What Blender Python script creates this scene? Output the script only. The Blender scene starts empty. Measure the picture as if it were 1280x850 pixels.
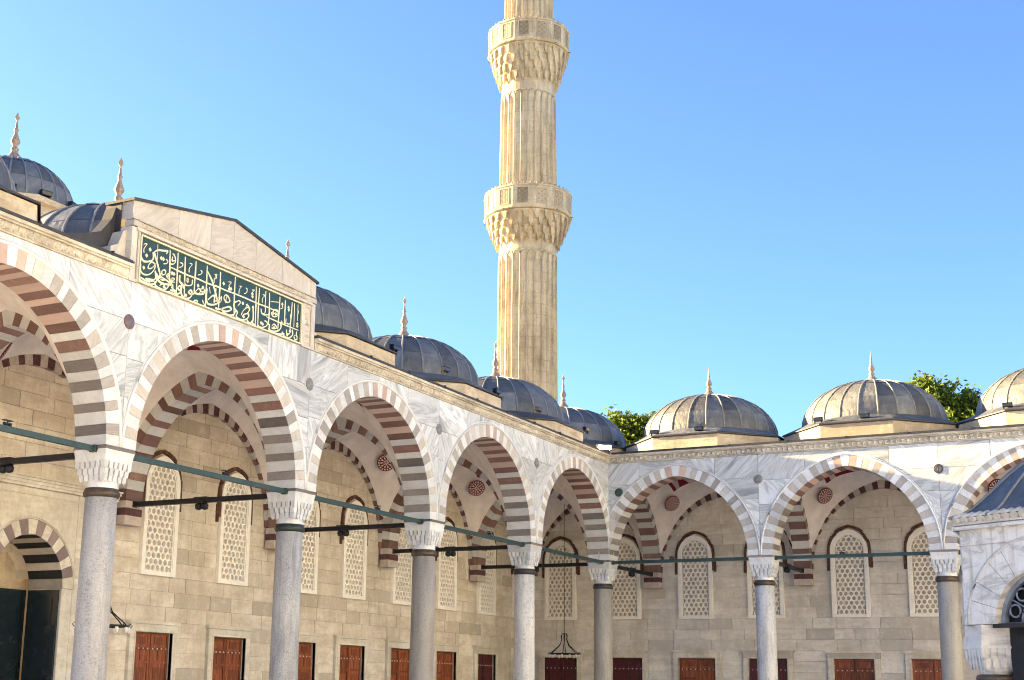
import bpy, bmesh, math, random
from math import sin, cos, pi, sqrt, acos, atan2, radians, hypot
from mathutils import Vector, Matrix
random.seed(7)
SC = bpy.context.scene
COL = SC.collection

# ------------------------------------------------------------------ camera
cd = bpy.data.cameras.new("camera"); cam = bpy.data.objects.new("camera", cd); COL.objects.link(cam)
PI_, YA, RO = .21802, .5059, .01754
fw = Vector((-sin(YA)*cos(PI_), cos(YA)*cos(PI_), sin(PI_)))
rt = Vector((cos(YA), sin(YA), 0)); up = rt.cross(fw)
R_ = rt*cos(RO)+up*sin(RO); U_ = -rt*sin(RO)+up*cos(RO)
cam.matrix_world = Matrix.Translation((18.54827, -44.60631, 1.6)) @ Matrix((R_, U_, -fw)).transposed().to_4x4()
cd.sensor_width = 36; cd.lens = 1728.588/1280*36
cd.shift_x = 77.527/1280; cd.shift_y = 53.136/1280
cd.clip_start = .1; cd.clip_end = 4000
SC.camera = cam
# ------------------------------------------------------------------ sky and sun
SUN_EL = radians(15.5); sd = Vector((-.993, -.12, 0)).normalized()
w = bpy.data.worlds.new("World"); SC.world = w; w.use_nodes = True
nt = w.node_tree; sky = nt.nodes.new('ShaderNodeTexSky'); sky.sky_type = 'NISHITA'
sky.sun_disc = False; sky.sun_elevation = SUN_EL; sky.sun_rotation = atan2(sd.x, sd.y) % (2*pi)
sky.air_density = .7; sky.dust_density = .7; sky.ozone_density = 4.2; sky.altitude = 50
nt.links.new(sky.outputs[0], nt.nodes['Background'].inputs[0]); nt.nodes['Background'].inputs[1].default_value = .05
sl = bpy.data.lights.new("sun", 'SUN'); sun = bpy.data.objects.new("sun", sl); COL.objects.link(sun)
sl.energy = 5.0; sl.angle = radians(.5); sl.color = (1, .71, .33)
sv = Vector((sd.x*cos(SUN_EL), sd.y*cos(SUN_EL), sin(SUN_EL)))
sun.rotation_euler = (-sv).to_track_quat('-Z', 'Y').to_euler(); sun.location = (-30, -10, 40)
SC.view_settings.view_transform = 'Standard'; SC.view_settings.look = 'None'
SC.view_settings.exposure = 3.2; SC.view_settings.gamma = 1
SC.cycles.max_bounces = 10; SC.cycles.diffuse_bounces = 7; SC.cycles.filter_width = 1.05

# ------------------------------------------------------------------ materials
class N:
    def __init__(s, name, rough=.7, spec=.3):
        s.m = bpy.data.materials.new(name); s.m.use_nodes = True; s.t = s.m.node_tree
        s.b = s.t.nodes['Principled BSDF']; s.b.inputs['Roughness'].default_value = rough
        s.b.inputs['Specular IOR Level'].default_value = spec
        s.tc = s.n('ShaderNodeTexCoord')
    def n(s, ty, **k):
        d = s.t.nodes.new(ty)
        for a, v in k.items(): setattr(d, a, v)
        return d
    def l(s, a, b): s.t.links.new(a, b)
    def val(s, sock, v):
        if hasattr(v, 'is_output'): s.l(v, sock)
        else: sock.default_value = v
    def noise(s, scale, det=4, rough=.6, vec=None, dist=0.):
        d = s.n('ShaderNodeTexNoise'); d.inputs['Scale'].default_value = scale; d.inputs['Detail'].default_value = det
        d.inputs['Roughness'].default_value = rough; d.inputs['Distortion'].default_value = dist
        s.l(vec or s.tc.outputs['Object'], d.inputs['Vector']); return d.outputs['Fac']
    def ramp(s, fac, stops):
        d = s.n('ShaderNodeValToRGB'); e = d.color_ramp.elements
        while len(e) < len(stops): e.new(.5)
        for q, (p, c) in zip(e, stops): q.position = p; q.color = (*c, 1) if len(c) == 3 else c
        s.l(fac, d.inputs[0]); return d.outputs[0]
    def mix(s, fac, a, b, bt='MIX'):
        d = s.n('ShaderNodeMix', data_type='RGBA', blend_type=bt)
        s.val(d.inputs[0], fac)
        for i, v in ((6, a), (7, b)): s.val(d.inputs[i], v if hasattr(v, 'is_output') else (*v, 1))
        return d.outputs[2]
    def math(s, op, a, b=0.):
        d = s.n('ShaderNodeMath', operation=op); s.val(d.inputs[0], a); s.val(d.inputs[1], b); return d.outputs[0]
    def mapr(s, v, a, b, c, d_):
        d = s.n('ShaderNodeMapRange'); s.l(v, d.inputs[0])
        for i, x in enumerate((a, b, c, d_)): d.inputs[i+1].default_value = x
        return d.outputs[0]
    def rnd(s):
        o = s.n('ShaderNodeObjectInfo'); g = s.n('ShaderNodeNewGeometry')
        return s.math('FRACT', s.math('ADD', o.outputs['Random'], g.outputs['Random Per Island']))
    def scaled(s, v3, rot=None, angle=None, axis=(0, 1, 0), off=None):
        vec = s.tc.outputs['Object']
        if off is not None:
            a = s.n('ShaderNodeVectorMath', operation='ADD'); s.l(vec, a.inputs[0]); s.l(off, a.inputs[1]); vec = a.outputs[0]
        if angle is not None:
            r = s.n('ShaderNodeVectorRotate', rotation_type='AXIS_ANGLE'); r.inputs['Axis'].default_value = axis
            s.l(vec, r.inputs['Vector']); s.l(angle, r.inputs['Angle']); vec = r.outputs[0]
        m = s.n('ShaderNodeMapping'); m.inputs['Scale'].default_value = v3
        if rot: m.inputs['Rotation'].default_value = rot
        s.l(vec, m.inputs['Vector']); return m.outputs[0]
    def out(s, col, bump=None, strength=.3, dist=.02, metal=0.):
        s.val(s.b.inputs['Base Color'], col if hasattr(col, 'is_output') else (*col, 1))
        s.b.inputs['Metallic'].default_value = metal
        if bump is not None:
            b = s.n('ShaderNodeBump'); b.inputs['Strength'].default_value = strength; b.inputs['Distance'].default_value = dist
            s.l(bump, b.inputs['Height']); s.l(b.outputs[0], s.b.inputs['Normal'])
        return s.m

def plain(name, c, rough=.6, metal=0., spec=.4, var=.25, scale=6., bump=.15):
    q = N(name, rough, spec); f = q.noise(scale, 5)
    c2 = tuple(x*(1-var) for x in c); c1 = tuple(min(1, x*(1+var*.6)) for x in c)
    return q.out(q.ramp(f, [(.3, c2), (.7, c1)]), q.noise(scale*4, 3), bump, .01, metal)

def marble(name, base, vein, amt=.6, rot=True, scale=1., stain=.25, randtone=.24):
    """Marble with drawn-out grey veins; each slab turns the vein direction by its own amount."""
    q = N(name, .45, .4); r = q.rnd()
    oi = q.n('ShaderNodeObjectInfo')
    ang = q.math('MULTIPLY', q.math('SUBTRACT', oi.outputs['Random'], .5), 3.0 if rot else .6)
    cx = q.n('ShaderNodeCombineXYZ')
    for i in range(3): q.l(q.math('MULTIPLY', r, 13.7+i*5.1), cx.inputs[i])
    v = q.scaled((.35*scale, .6*scale, 2.2*scale), angle=ang, off=cx.outputs[0])
    n1 = q.noise(1.6, 6, .62, v, 1.2); n2 = q.noise(5, 5, .6, v, .6)
    f = q.ramp(n1, [(.34, (1, 1, 1)), (.47, (.15, .15, .15)), (.52, (.75, .75, .75)), (.56, (.1, .1, .1)), (.72, (0, 0, 0))])
    f = q.math('MULTIPLY', f, amt)
    c = q.mix(f, base, vein)
    c = q.mix(q.mapr(n2, .38, .66, .0, .5), c, tuple(.45*a+.55*b for a, b in zip(base, vein)))
    st = q.noise(.9, 6, .65)
    c = q.mix(q.mapr(st, .5, .74, 0, stain), c, (.42, .35, .27))
    c = q.mix(q.mapr(q.noise(22, 5, .8), .56, .75, 0, .4), c, tuple(x*.5 for x in vein))
    c = q.mix(q.mapr(q.noise(1.6, 7, .75, q.scaled((2.6, 2.6, .2))), .54, .74, 0, .4), c, (.40, .36, .31))
    hs = q.n('ShaderNodeHueSaturation'); q.l(c, hs.inputs['Color']); q.l(q.mapr(r, 0, 1, 1-randtone, 1+randtone*.25), hs.inputs['Value'])
    return q.out(hs.outputs[0], q.noise(14, 6, .7), .3, .015)

class PosTC:
    """lets noise() and scaled() read the true position instead of the stretched unit block's own coordinates"""
    def __init__(s, q): g = q.n('ShaderNodeNewGeometry'); s.outputs = {'Object': g.outputs['Position']}
def limestone(name, lo, hi, dirt, streak=.35, rt=.3, bump=.55):
    q = N(name, .88, .12); r = q.rnd(); q.tc = PosTC(q)
    base = q.ramp(r, [(.0, tuple(x*.66 for x in lo)), (.07, tuple(x*.86 for x in lo)), (.18, lo), (.35, tuple(.6*a+.4*b for a, b in zip(lo, hi))), (.75, hi), (1., tuple(min(1, x*1.06) for x in hi))])
    v = q.scaled((1., 1., 3.)); v2 = q.scaled((1.4, 1.4, .4))
    c = q.mix(q.mapr(q.noise(1.3, 9, .72, v), .42, .64, 0, min(.95, streak+.35)), base, dirt)
    c = q.mix(q.mapr(q.noise(9, 7, .75), .5, .72, 0, .5), c, tuple(x*.55 for x in lo))
    c = q.mix(q.mapr(q.noise(3.2, 8, .7), .52, .72, 0, .45), c, tuple(min(1, x*1.15) for x in hi))
    c = q.mix(q.mapr(q.noise(.6, 8, .72, v2), .45, .64, 0, .55), c, tuple(x*.8 for x in dirt))
    return q.out(c, q.noise(8, 8, .78), bump, .03)

def granite(name, a, b, scale=28., streak=.0, streakc=(.3, .3, .3)):
    q = N(name, .5, .4); q.tc = PosTC(q); n1 = q.noise(scale, 5, .85); n2 = q.noise(3, 6, .65, q.scaled((1.2, 1.2, .35)))
    c = q.ramp(n1, [(.34, tuple(x*.42 for x in a)), (.48, a), (.66, b)])
    c = q.mix(q.mapr(n2, .42, .62, 0, .6), c, b)
    c = q.mix(q.mapr(q.noise(1.7, 8, .75, q.scaled((2.2, 2.2, .25))), .52, .7, 0, .55), c, tuple(x*.5 for x in a))
    c = q.mix(q.mapr(q.noise(2.6, 7, .75, q.scaled((3, 3, .5))), .56, .72, 0, .35), c, (.40, .33, .26))
    if streak: c = q.mix(q.mapr(q.noise(2.2, 5, .6, q.scaled((2.5, 2.5, .3)), .6), .48, .6, 0, streak), c, streakc)
    return q.out(c, n1, .2, .012)

M = {}
M['marble'] = marble('veined white marble', (.76, .805, .86), (.27, .30, .34), 1., scale=.55)
M['marble_plain'] = marble('white marble block', (.755, .785, .825), (.44, .46, .49), .5, stain=.2)
M['marble_gray'] = marble('grey veined marble', (.57, .54, .51), (.36, .34, .32), .75, stain=.35, randtone=.42)
M['marble_red'] = marble('red breccia', (.50, .345, .29), (.62, .52, .46), .7)
M['marble_warm'] = marble('weathered cream marble', (.64, .60, .55), (.36, .345, .33), .8, stain=.45, scale=.6)
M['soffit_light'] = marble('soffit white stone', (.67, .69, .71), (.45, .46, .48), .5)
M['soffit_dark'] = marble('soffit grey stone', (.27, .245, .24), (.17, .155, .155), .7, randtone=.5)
M['soffit_pink'] = marble('soffit pink stone', (.64, .475, .435), (.48, .36, .34), .5)  # pinker soffit tone towards the crown
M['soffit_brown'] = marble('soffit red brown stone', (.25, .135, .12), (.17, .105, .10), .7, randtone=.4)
M['lime_tan'] = limestone('tan ashlar', (.64, .59, .51), (.72, .675, .595), (.47, .405, .32), .35)
M['lime_grey'] = limestone('grey beige ashlar', (.67, .645, .60), (.75, .725, .68), (.50, .465, .415), .35)
M['hall'] = limestone('pale hall stone', (.50, .59, .71), (.60, .70, .84), (.40, .46, .54))
M['mortar'] = plain('lime mortar', (.56, .49, .39), .95, spec=.1)
M['frame_stone'] = limestone('pale window stone', (.65, .62, .55), (.72, .69, .62), (.48, .43, .35), .3)
M['cornice'] = limestone('carved cornice stone', (.58, .545, .48), (.66, .63, .56), (.36, .32, .27), .5)
M['drum'] = limestone('buff drum stone', (.50, .43, .335), (.60, .53, .42), (.36, .29, .21), .55)
def minaret_stone():
    q = N('minaret limestone', .88, .12)
    sp = q.n('ShaderNodeSeparateXYZ'); q.l(q.tc.outputs['Object'], sp.inputs[0])
    ang = q.math('MULTIPLY', q.math('ARCTAN2', sp.outputs[1], sp.outputs[0]), 1.35)
    cb = q.n('ShaderNodeCombineXYZ'); q.l(ang, cb.inputs[0]); q.l(sp.outputs[2], cb.inputs[1])
    b = q.n('ShaderNodeTexBrick'); q.l(cb.outputs[0], b.inputs['Vector']); b.inputs['Scale'].default_value = 1
    b.inputs['Brick Width'].default_value = .85; b.inputs['Row Height'].default_value = .52; b.inputs['Mortar Size'].default_value = .012; b.inputs['Mortar Smooth'].default_value = .3
    b.inputs['Color1'].default_value = (.59, .515, .37, 1); b.inputs['Color2'].default_value = (.53, .46, .325, 1); b.inputs['Mortar'].default_value = (.40, .33, .235, 1)
    c = b.outputs[0]
    c = q.mix(q.mapr(q.noise(1.1, 8, .75, q.scaled((1.6, 1.6, .35))), .44, .66, 0, .85), c, (.25, .195, .13))
    c = q.mix(q.mapr(q.noise(6, 6, .75), .5, .75, 0, .6), c, (.24, .18, .11))
    c = q.mix(q.mapr(q.noise(.6, 5, .6), .45, .7, 0, .4), c, (.66, .58, .44))
    return q.out(c, q.math('SUBTRACT', q.noise(8, 6, .75), q.math('MULTIPLY', b.outputs['Fac'], .6)), .6, .03)
M['minaret'] = minaret_stone()
M['plaster'] = plain('vault plaster', (.74, .70, .69), .9, spec=.1, var=.16, scale=2.5)
M['stucco'] = plain('white stucco', (.86, .84, .79), .8, spec=.2, var=.08)
M['vous_dark'] = plain('dark painted voussoir', (.115, .062, .066), .85, spec=.1, var=.35)
M['vous_light'] = plain('pale painted voussoir', (.50, .435, .405), .85, spec=.1, var=.2)
M['hood'] = plain('broken brick rim', (.13, .07, .052), .95, spec=.05, var=.6, scale=9, bump=.8)
M['red_paint'] = plain('red ornament paint', (.17, .022, .035), .8, var=.4, scale=20)
M['pale_paint'] = plain('pale ornament paint', (.75, .66, .63), .8)
M['wood'] = None
def wood():
    q = N('red brown shutter wood', .5, .4); r = q.rnd()
    n = q.noise(5, 5, .6, q.scaled((6, 6, .5)), .5)
    c = q.ramp(n, [(.3, (.08, .024, .012)), (.5, (.22, .058, .022)), (.72, (.38, .13, .05))])
    hs = q.n('ShaderNodeHueSaturation'); q.l(c, hs.inputs['Color']); q.l(q.mapr(r, 0, 1, .55, 1.25), hs.inputs['Value'])
    return q.out(hs.outputs[0], n, .3, .01)
M['wood'] = wood()
def wood2():
    q = N('dark maroon shutter wood', .5, .4)
    n = q.noise(5, 5, .6, q.scaled((6, 6, .5)), .5)
    return q.out(q.ramp(n, [(.3, (.03, .007, .009)), (.55, (.085, .016, .018)), (.8, (.17, .035, .03))]), n, .2, .01)
M['wood_dark'] = wood2()
def lead(name, a, b, c0):
    q = N(name, .42, .5); r = q.rnd(); n = q.noise(1.6, 6, .65); n2 = q.noise(9, 5, .7)
    c = q.ramp(n, [(.3, a), (.55, b), (.75, c0)])
    c = q.mix(q.mapr(n2, .5, .75, 0, .45), c, tuple(x*1.7 for x in b))
    hs = q.n('ShaderNodeHueSaturation'); q.l(c, hs.inputs['Color']); q.l(q.mapr(r, 0, 1, .55, 1.4), hs.inputs['Value'])
    ox = q.noise(2.2, 6, .7, q.scaled((2.4, 2.4, .45)))
    c = q.mix(q.mapr(ox, .54, .74, 0, .5), c, tuple(min(1, x*1.6+.02) for x in c0))
    q.l(c, hs.inputs['Color'])
    rr = q.mapr(n2, .3, .7, .4, .7); q.l(rr, q.b.inputs['Roughness'])
    return q.out(hs.outputs[0], q.noise(3.5, 5, .65), .6, .06, .12)
M['lead'] = lead('weathered lead', (.058, .068, .09), (.092, .105, .13), (.14, .153, .178))
M['lead_sunlit'] = lead('lead toned as sunlit', (.068, .071, .076), (.11, .113, .117), (.16, .16, .16))  # copy of the lead with the sunlight on the right domes in its colour
M['rib'] = plain('lead seam', (.19, .205, .235), .5, .2, .4)
M['rib_sunlit'] = plain('lead seam toned as sunlit', (.25, .235, .21), .55, .1, .4)  # sun warmth put into the seam colour too
M['dark_lead'] = plain('dark lead flashing', (.045, .045, .052), .5, .2, .4)
M['green_iron'] = plain('green painted iron', (.02, .052, .055), .45, 0, .5)
M['iron'] = plain('black iron', (.012, .013, .018), .45, .3, .5)
M['bronze'] = plain('bronze collar', (.10, .075, .06), .5, .5, .5, .4)
M['bronze_green'] = plain('green bronze collar', (.035, .05, .05), .5, .4, .5, .4)
M['gold'] = plain('gilded lettering', (.74, .69, .50), .5, 0, .4, .1)
M['green'] = plain('deep green panel', (.011, .044, .038), .4, 0, .5, .3, 2)
M['glass'] = plain('dark window glass', (.035, .036, .04), .15, 0, .5, .4, 3)
M['glass_tan'] = plain('cream window pane', (.74, .64, .47), .5, 0, .3, .3, 3)  # cream pane behind the left lattices
M['stone_white'] = plain('pale finial stone', (.27, .215, .185), .5, .1, .5, .2, 9)
M['purple'] = plain('porphyry roundel', (.135, .10, .125), .4, 0, .4, .4, 12)
M['gray_disc'] = plain('grey roundel', (.20, .20, .205), .4, 0, .4, .4, 12)
M['white_disc'] = plain('pale stone', (.7, .68, .64), .5)
M['green_disc'] = plain('dark green roundel', (.03, .06, .055), .4, 0, .4, .5, 14)
M['bark'] = plain('bark', (.09, .065, .045), .9)
M['door'] = plain('blue black door', (.008, .017, .024), .22, 0, .5, .5, 3)
M['grille'] = plain('blue grey grille', (.22, .26, .33), .5, .2)
M['void'] = plain('inner shade and dark stripe', (.02, .02, .022), .9)  # painted shade inside the kiosk; also the dark stripes of the portal soffit
M['tile'] = plain('scalloped eave stone', (.55, .52, .47), .8)
M['lampglass'] = plain('lamp glass', (.75, .74, .70), .2, 0, .5)
def glow():
    q = N('lit floodlight lens', .3); q.b.inputs['Emission Color'].default_value = (1, .72, .55, 1); q.b.inputs['Emission Strength'].default_value = 30
    return q.out((.9, .7, .6))
M['glow'] = glow()
def leafm():
    q = N('leaf', .6, .3); g = q.n('ShaderNodeNewGeometry'); n = q.noise(.55, 3)
    c = q.ramp(g.outputs['Random Per Island'], [(0, (.045, .09, .014)), (.5, (.12, .18, .022)), (.85, (.2, .24, .03)), (1, (.28, .28, .04))])
    c = q.mix(q.mapr(n, .4, .65, 0, .6), c, (.03, .07, .014))
    m = q.out(c); tr = q.n('ShaderNodeBsdfTranslucent'); mx = q.n('ShaderNodeMixShader'); mx.inputs[0].default_value = .45
    q.l(q.mix(.5, c, (.16, .22, .03)), tr.inputs[0]); q.l(q.b.outputs[0], mx.inputs[1]); q.l(tr.outputs[0], mx.inputs[2])
    q.l(mx.outputs[0], q.t.nodes['Material Output'].inputs['Surface']); return m
M['leaf'] = leafm()
def paving():
    q = N('marble paving', .6, .3); b = q.n('ShaderNodeTexBrick'); q.l(q.tc.outputs['Object'], b.inputs['Vector'])
    b.inputs['Color1'].default_value = (.74, .73, .71, 1); b.inputs['Color2'].default_value = (.68, .67, .65, 1); b.inputs['Mortar'].default_value = (.22, .2, .18, 1)
    b.inputs['Scale'].default_value = 1.; b.inputs['Brick Width'].default_value = 1.4; b.inputs['Row Height'].default_value = .8; b.inputs['Mortar Size'].default_value = .012
    return q.out(q.mix(q.mapr(q.noise(1.5, 6), .4, .7, 0, .4), b.outputs[0], (.36, .33, .29)), q.noise(9), .2, .01)
M['paving'] = paving()
M['earth'] = plain('earth', (.2, .19, .14), .95)

# ------------------------------------------------------------------ mesh helpers
class MB:
    def __init__(s): s.v = []; s.f = []; s.m = []; s.sm = []
    def add(s, vs, fs, mi=0, smooth=False):
        o = len(s.v); s.v += [tuple(p) for p in vs]
        for f in fs: s.f.append([i+o for i in f]); s.m.append(mi); s.sm.append(smooth)
        return s
    def box(s, x0, x1, y0, y1, z0, z1, mi=0):
        return s.add([(x0, y0, z0), (x1, y0, z0), (x1, y1, z0), (x0, y1, z0), (x0, y0, z1), (x1, y0, z1), (x1, y1, z1), (x0, y1, z1)],
                     [(0, 3, 2, 1), (4, 5, 6, 7), (0, 1, 5, 4), (1, 2, 6, 5), (2, 3, 7, 6), (3, 0, 4, 7)], mi)
    def prism(s, poly, y0, y1, mi=0, side=None, back=True):
        """poly in (x,z), extruded along y; the front is y0."""
        n = len(poly)
        vs = [(x, y0, z) for x, z in poly]+[(x, y1, z) for x, z in poly]
        s.add(vs, [tuple(range(n))], mi)
        o = len(s.v)-2*n
        if back: s.f.append([o+n+i for i in range(n)][::-1]); s.m.append(mi); s.sm.append(False)
        for i in range(n):
            j = (i+1) % n
            s.f.append([o+i, o+n+i, o+n+j, o+j]); s.m.append(mi if side is None else (side[i] if isinstance(side, (list, tuple)) else side)); s.sm.append(False)
        return s
    def lathe(s, prof, n=20, cx=0, cy=0, mi=0, smooth=True, a0=0., cap=True):
        o = len(s.v)
        for r, z in prof:
            for k in range(n):
                a = a0+2*pi*k/n; s.v.append((cx+r*cos(a), cy+r*sin(a), z))
        for i in range(len(prof)-1):
            for k in range(n):
                j = (k+1) % n
                s.f.append([o+i*n+k, o+i*n+j, o+(i+1)*n+j, o+(i+1)*n+k]); s.m.append(mi); s.sm.append(smooth)
        if cap:
            s.f.append([o+k for k in range(n)][::-1]); s.m.append(mi); s.sm.append(False)
            e = o+(len(prof)-1)*n; s.f.append([e+k for k in range(n)]); s.m.append(mi); s.sm.append(False)
        return s
    def loft(s, rings, mi=0, smooth=False, cap=True):
        n = len(rings[0]); o = len(s.v)
        for r in rings: s.v += [tuple(p) for p in r]
        for i in range(len(rings)-1):
            for k in range(n):
                j = (k+1) % n
                s.f.append([o+i*n+k, o+i*n+j, o+(i+1)*n+j, o+(i+1)*n+k]); s.m.append(mi); s.sm.append(smooth)
        if cap:
            s.f.append([o+k for k in range(n)][::-1]); s.m.append(mi); s.sm.append(False)
            e = o+(len(rings)-1)*n; s.f.append([e+k for k in range(n)]); s.m.append(mi); s.sm.append(False)
        return s
    def tube(s, pts, r, n=6, mi=0, smooth=True, closed=False):
        pts = [Vector(p) for p in pts]; rings = []
        for i, p in enumerate(pts):
            a = pts[i-1] if (i or closed) else p; b = pts[(i+1) % len(pts)] if (i < len(pts)-1 or closed) else p
            t = (b-a).normalized(); q = Vector((0, 0, 1)) if abs(t.z) < .9 else Vector((1, 0, 0))
            e1 = t.cross(q).normalized(); e2 = t.cross(e1)
            rr = r[i] if isinstance(r, (list, tuple)) else r
            rings.append([p+e1*rr*cos(2*pi*k/n)+e2*rr*sin(2*pi*k/n) for k in range(n)])
        if closed: rings.append(rings[0])
        return s.loft(rings, mi, smooth, not closed)
    def ball(s, c, r, n=8, m=5, mi=0, sq=1.):
        return s.lathe([(max(.001, r*sin(pi*i/m)), c[2]-r*sq*cos(pi*i/m)) for i in range(m+1)], n, c[0], c[1], mi)
    def mesh(s, name, mats):
        me = bpy.data.meshes.new(name); me.from_pydata(s.v, [], s.f)
        for m in (mats if isinstance(mats, (list, tuple)) else [mats]): me.materials.append(m)
        me.polygons.foreach_set('material_index', s.m); me.polygons.foreach_set('use_smooth', s.sm)
        bm = bmesh.new(); bm.from_mesh(me); bmesh.ops.recalc_face_normals(bm, faces=bm.faces); bm.to_mesh(me); bm.free()
        return me

def part(name, me, parent=None, mats=None, loc=(0, 0, 0), rz=0., scale=None, kind=None):
    if isinstance(me, MB): me = me.mesh(name, mats)
    o = bpy.data.objects.new(name, me); COL.objects.link(o); o.parent = parent
    o.location = loc
    if rz: o.rotation_euler = (0, 0, rz)
    if scale: o.scale = scale
    if kind: o['kind'] = kind
    return o
def tag(o, label, cat, group=None, kind=None):
    if label: o['label'] = label
    if cat: o['category'] = cat
    if group: o['group'] = group
    if kind: o['kind'] = kind
    elif label: o['kind'] = 'thing'
    return o
def thing(name, label, cat, loc=(0, 0, 0), rz=0., group=None):
    o = bpy.data.objects.new(name, None); COL.objects.link(o); o.empty_display_size = .3
    o.location = loc; o.rotation_euler = (0, 0, rz)
    return tag(o, label, cat, group)

# ------------------------------------------------------------------ layout numbers
BL, BR = 6.2, 5.667            # bay lengths
D = 5.1                        # depth to the back wall
ZS, ZA, RING = 6.0, 8.76, .36  # spring, crown of the intrados, depth of the voussoirs
HP = .415                      # half pier
HW = .39                       # half thickness of the arcade
ZC = 9.31                      # foot of the cornice
WINGS = {'L': dict(B=BL, s=-1, rz=pi/2, n=5), 'R': dict(B=BR, s=1, rz=0., n=4)}

def arch_cr(a, h):
    R = (a*a+h*h)/(2*a); return R-a, R      # centre offset and radius of each half
def arch_pts(a, h, off=0., n=14):
    """right half from springing to crown (x,z) for the curve at distance off outside the intrados"""
    c, R = arch_cr(a, h); R2 = R+off
    phi = acos(max(-1, min(1, c/R2)))
    return [(R2*cos(phi*i/n)-c, R2*sin(phi*i/n)) for i in range(n+1)]
def arch_z(x, a, h, off=0.):
    c, R = arch_cr(a, h); q = (R+off)**2-(abs(x)+c)**2
    return sqrt(q) if q > 0 else 0.

def voussoirs(a, h, ring, y0, y1, n, pick, parent, mats, y_var=0.0, name='voussoir', gap=.006, store={}):
    """2n+1 wedge blocks of a two-centred arch; pick(i from crown, is_key) gives (front, soffit) slots. Mesh data is shared by equal arches."""
    key = (round(a, 3), round(h, 3), ring, y0, y1, n, name)
    if key not in store:
        L = []; c, R = arch_cr(a, h); R2 = R+ring
        phi = acos(c/R); kw = .5*phi/(n+.5)
        jit = [0.]+[random.uniform(-.16, .16) for _ in range(n-1)]+[0.]
        for k in range(n):
            p0 = (phi-kw)*(k+jit[k])/n+gap/R*.5; p1 = (phi-kw)*(k+1+jit[k+1])/n-gap/R*.5
            pm = .5*(p0+p1)
            pl = [(R*cos(p)-c, R*sin(p)) for p in (p0, pm, p1)]+[(R2*cos(p)-c, R2*sin(p)) for p in (p1, pm, p0)]
            i = n-k
            f, so = pick(i)
            for s in (1, -1):
                q = [(s*x, z) for x, z in pl]
                if s < 0: q = q[::-1]
                sides = [so, so, f, f, f, f] if s > 0 else [f, f, f, so, so, f]
                b = MB(); dy = random.uniform(0, y_var)
                b.prism(q, y0-dy, y1, f, sides)
                L.append(b.mesh(name, mats))
        p = phi-kw+gap/R*.5; z1 = sqrt(R2*R2-c*c)
        xi, zi = R*cos(p)-c, R*sin(p); xo, zo = R2*cos(p)-c, R2*sin(p)
        f, so = pick(0)
        L.append(MB().prism([(-xi, zi), (0, h), (xi, zi), (xo, zo), (0, z1), (-xo, zo)], y0-.004, y1, f, [so, so, f, f, f, f]).mesh(name, mats))
        store[key] = L
    for me in store[key]: part(name, me, parent)

# ------------------------------------------------------------------ ground
g = MB()
g.add([(-900, -900, 0), (900, -900, 0), (900, 900, 0), (-900, 900, 0)], [(0, 1, 2, 3)])
tag(part('ground', g, None, M['earth'], (0, 0, -.02)), None, None, kind='structure')
g = MB(); g.add([(-5.1, -60, 0), (46, -60, 0), (46, 5.1, 0), (-5.1, 5.1, 0)], [(0, 1, 2, 3)])
tag(part('courtyard_paving', g, None, M['paving']), None, None, kind='structure')

# ------------------------------------------------------------------ arcade walls
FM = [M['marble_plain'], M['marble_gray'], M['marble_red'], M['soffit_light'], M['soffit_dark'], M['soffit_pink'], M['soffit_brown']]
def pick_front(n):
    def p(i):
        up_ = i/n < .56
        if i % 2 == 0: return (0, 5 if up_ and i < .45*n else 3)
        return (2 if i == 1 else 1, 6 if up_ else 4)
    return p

def wing_x(W, t): return W['s']*t
def spandrel(x0, x1, z0, z1, low, n=12):
    """polygons of [x0,x1]x[z0,z1] above low(x)"""
    out = []; run = []
    for i in range(n+1):
        x = x0+(x1-x0)*i/n; b = max(z0, low(x))
        if b < z1-.004: run.append((x, b))
        else:
            if len(run) > 1: out.append(run)
            run = []
    if len(run) > 1: out.append(run)
    return [r+[(r[-1][0], z1), (r[0][0], z1)] for r in out if max(z1-b for _, b in r) > .03]

def leaf_row(mb, x0, x1, y, z0, z1, pitch=.17):
    n = max(1, round(abs(x1-x0)/pitch)); 
    for i in range(n):
        a = x0+(x1-x0)*i/n; b = x0+(x1-x0)*(i+1)/n; c = (a+b)/2
        mb.add([(a, y, z1), (b, y, z1), (c, y, z0), (c, y-.05, (z0+2*z1)/3)], [(0, 3, 1), (0, 2, 3), (1, 3, 2)])
        mb.add([(a, y, z0), (b, y, z0), (b, y, z0+.4*(z1-z0)), (b, y-.03, z0+.02)], [(0, 3, 2), (0, 1, 3), (1, 2, 3)])

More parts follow.
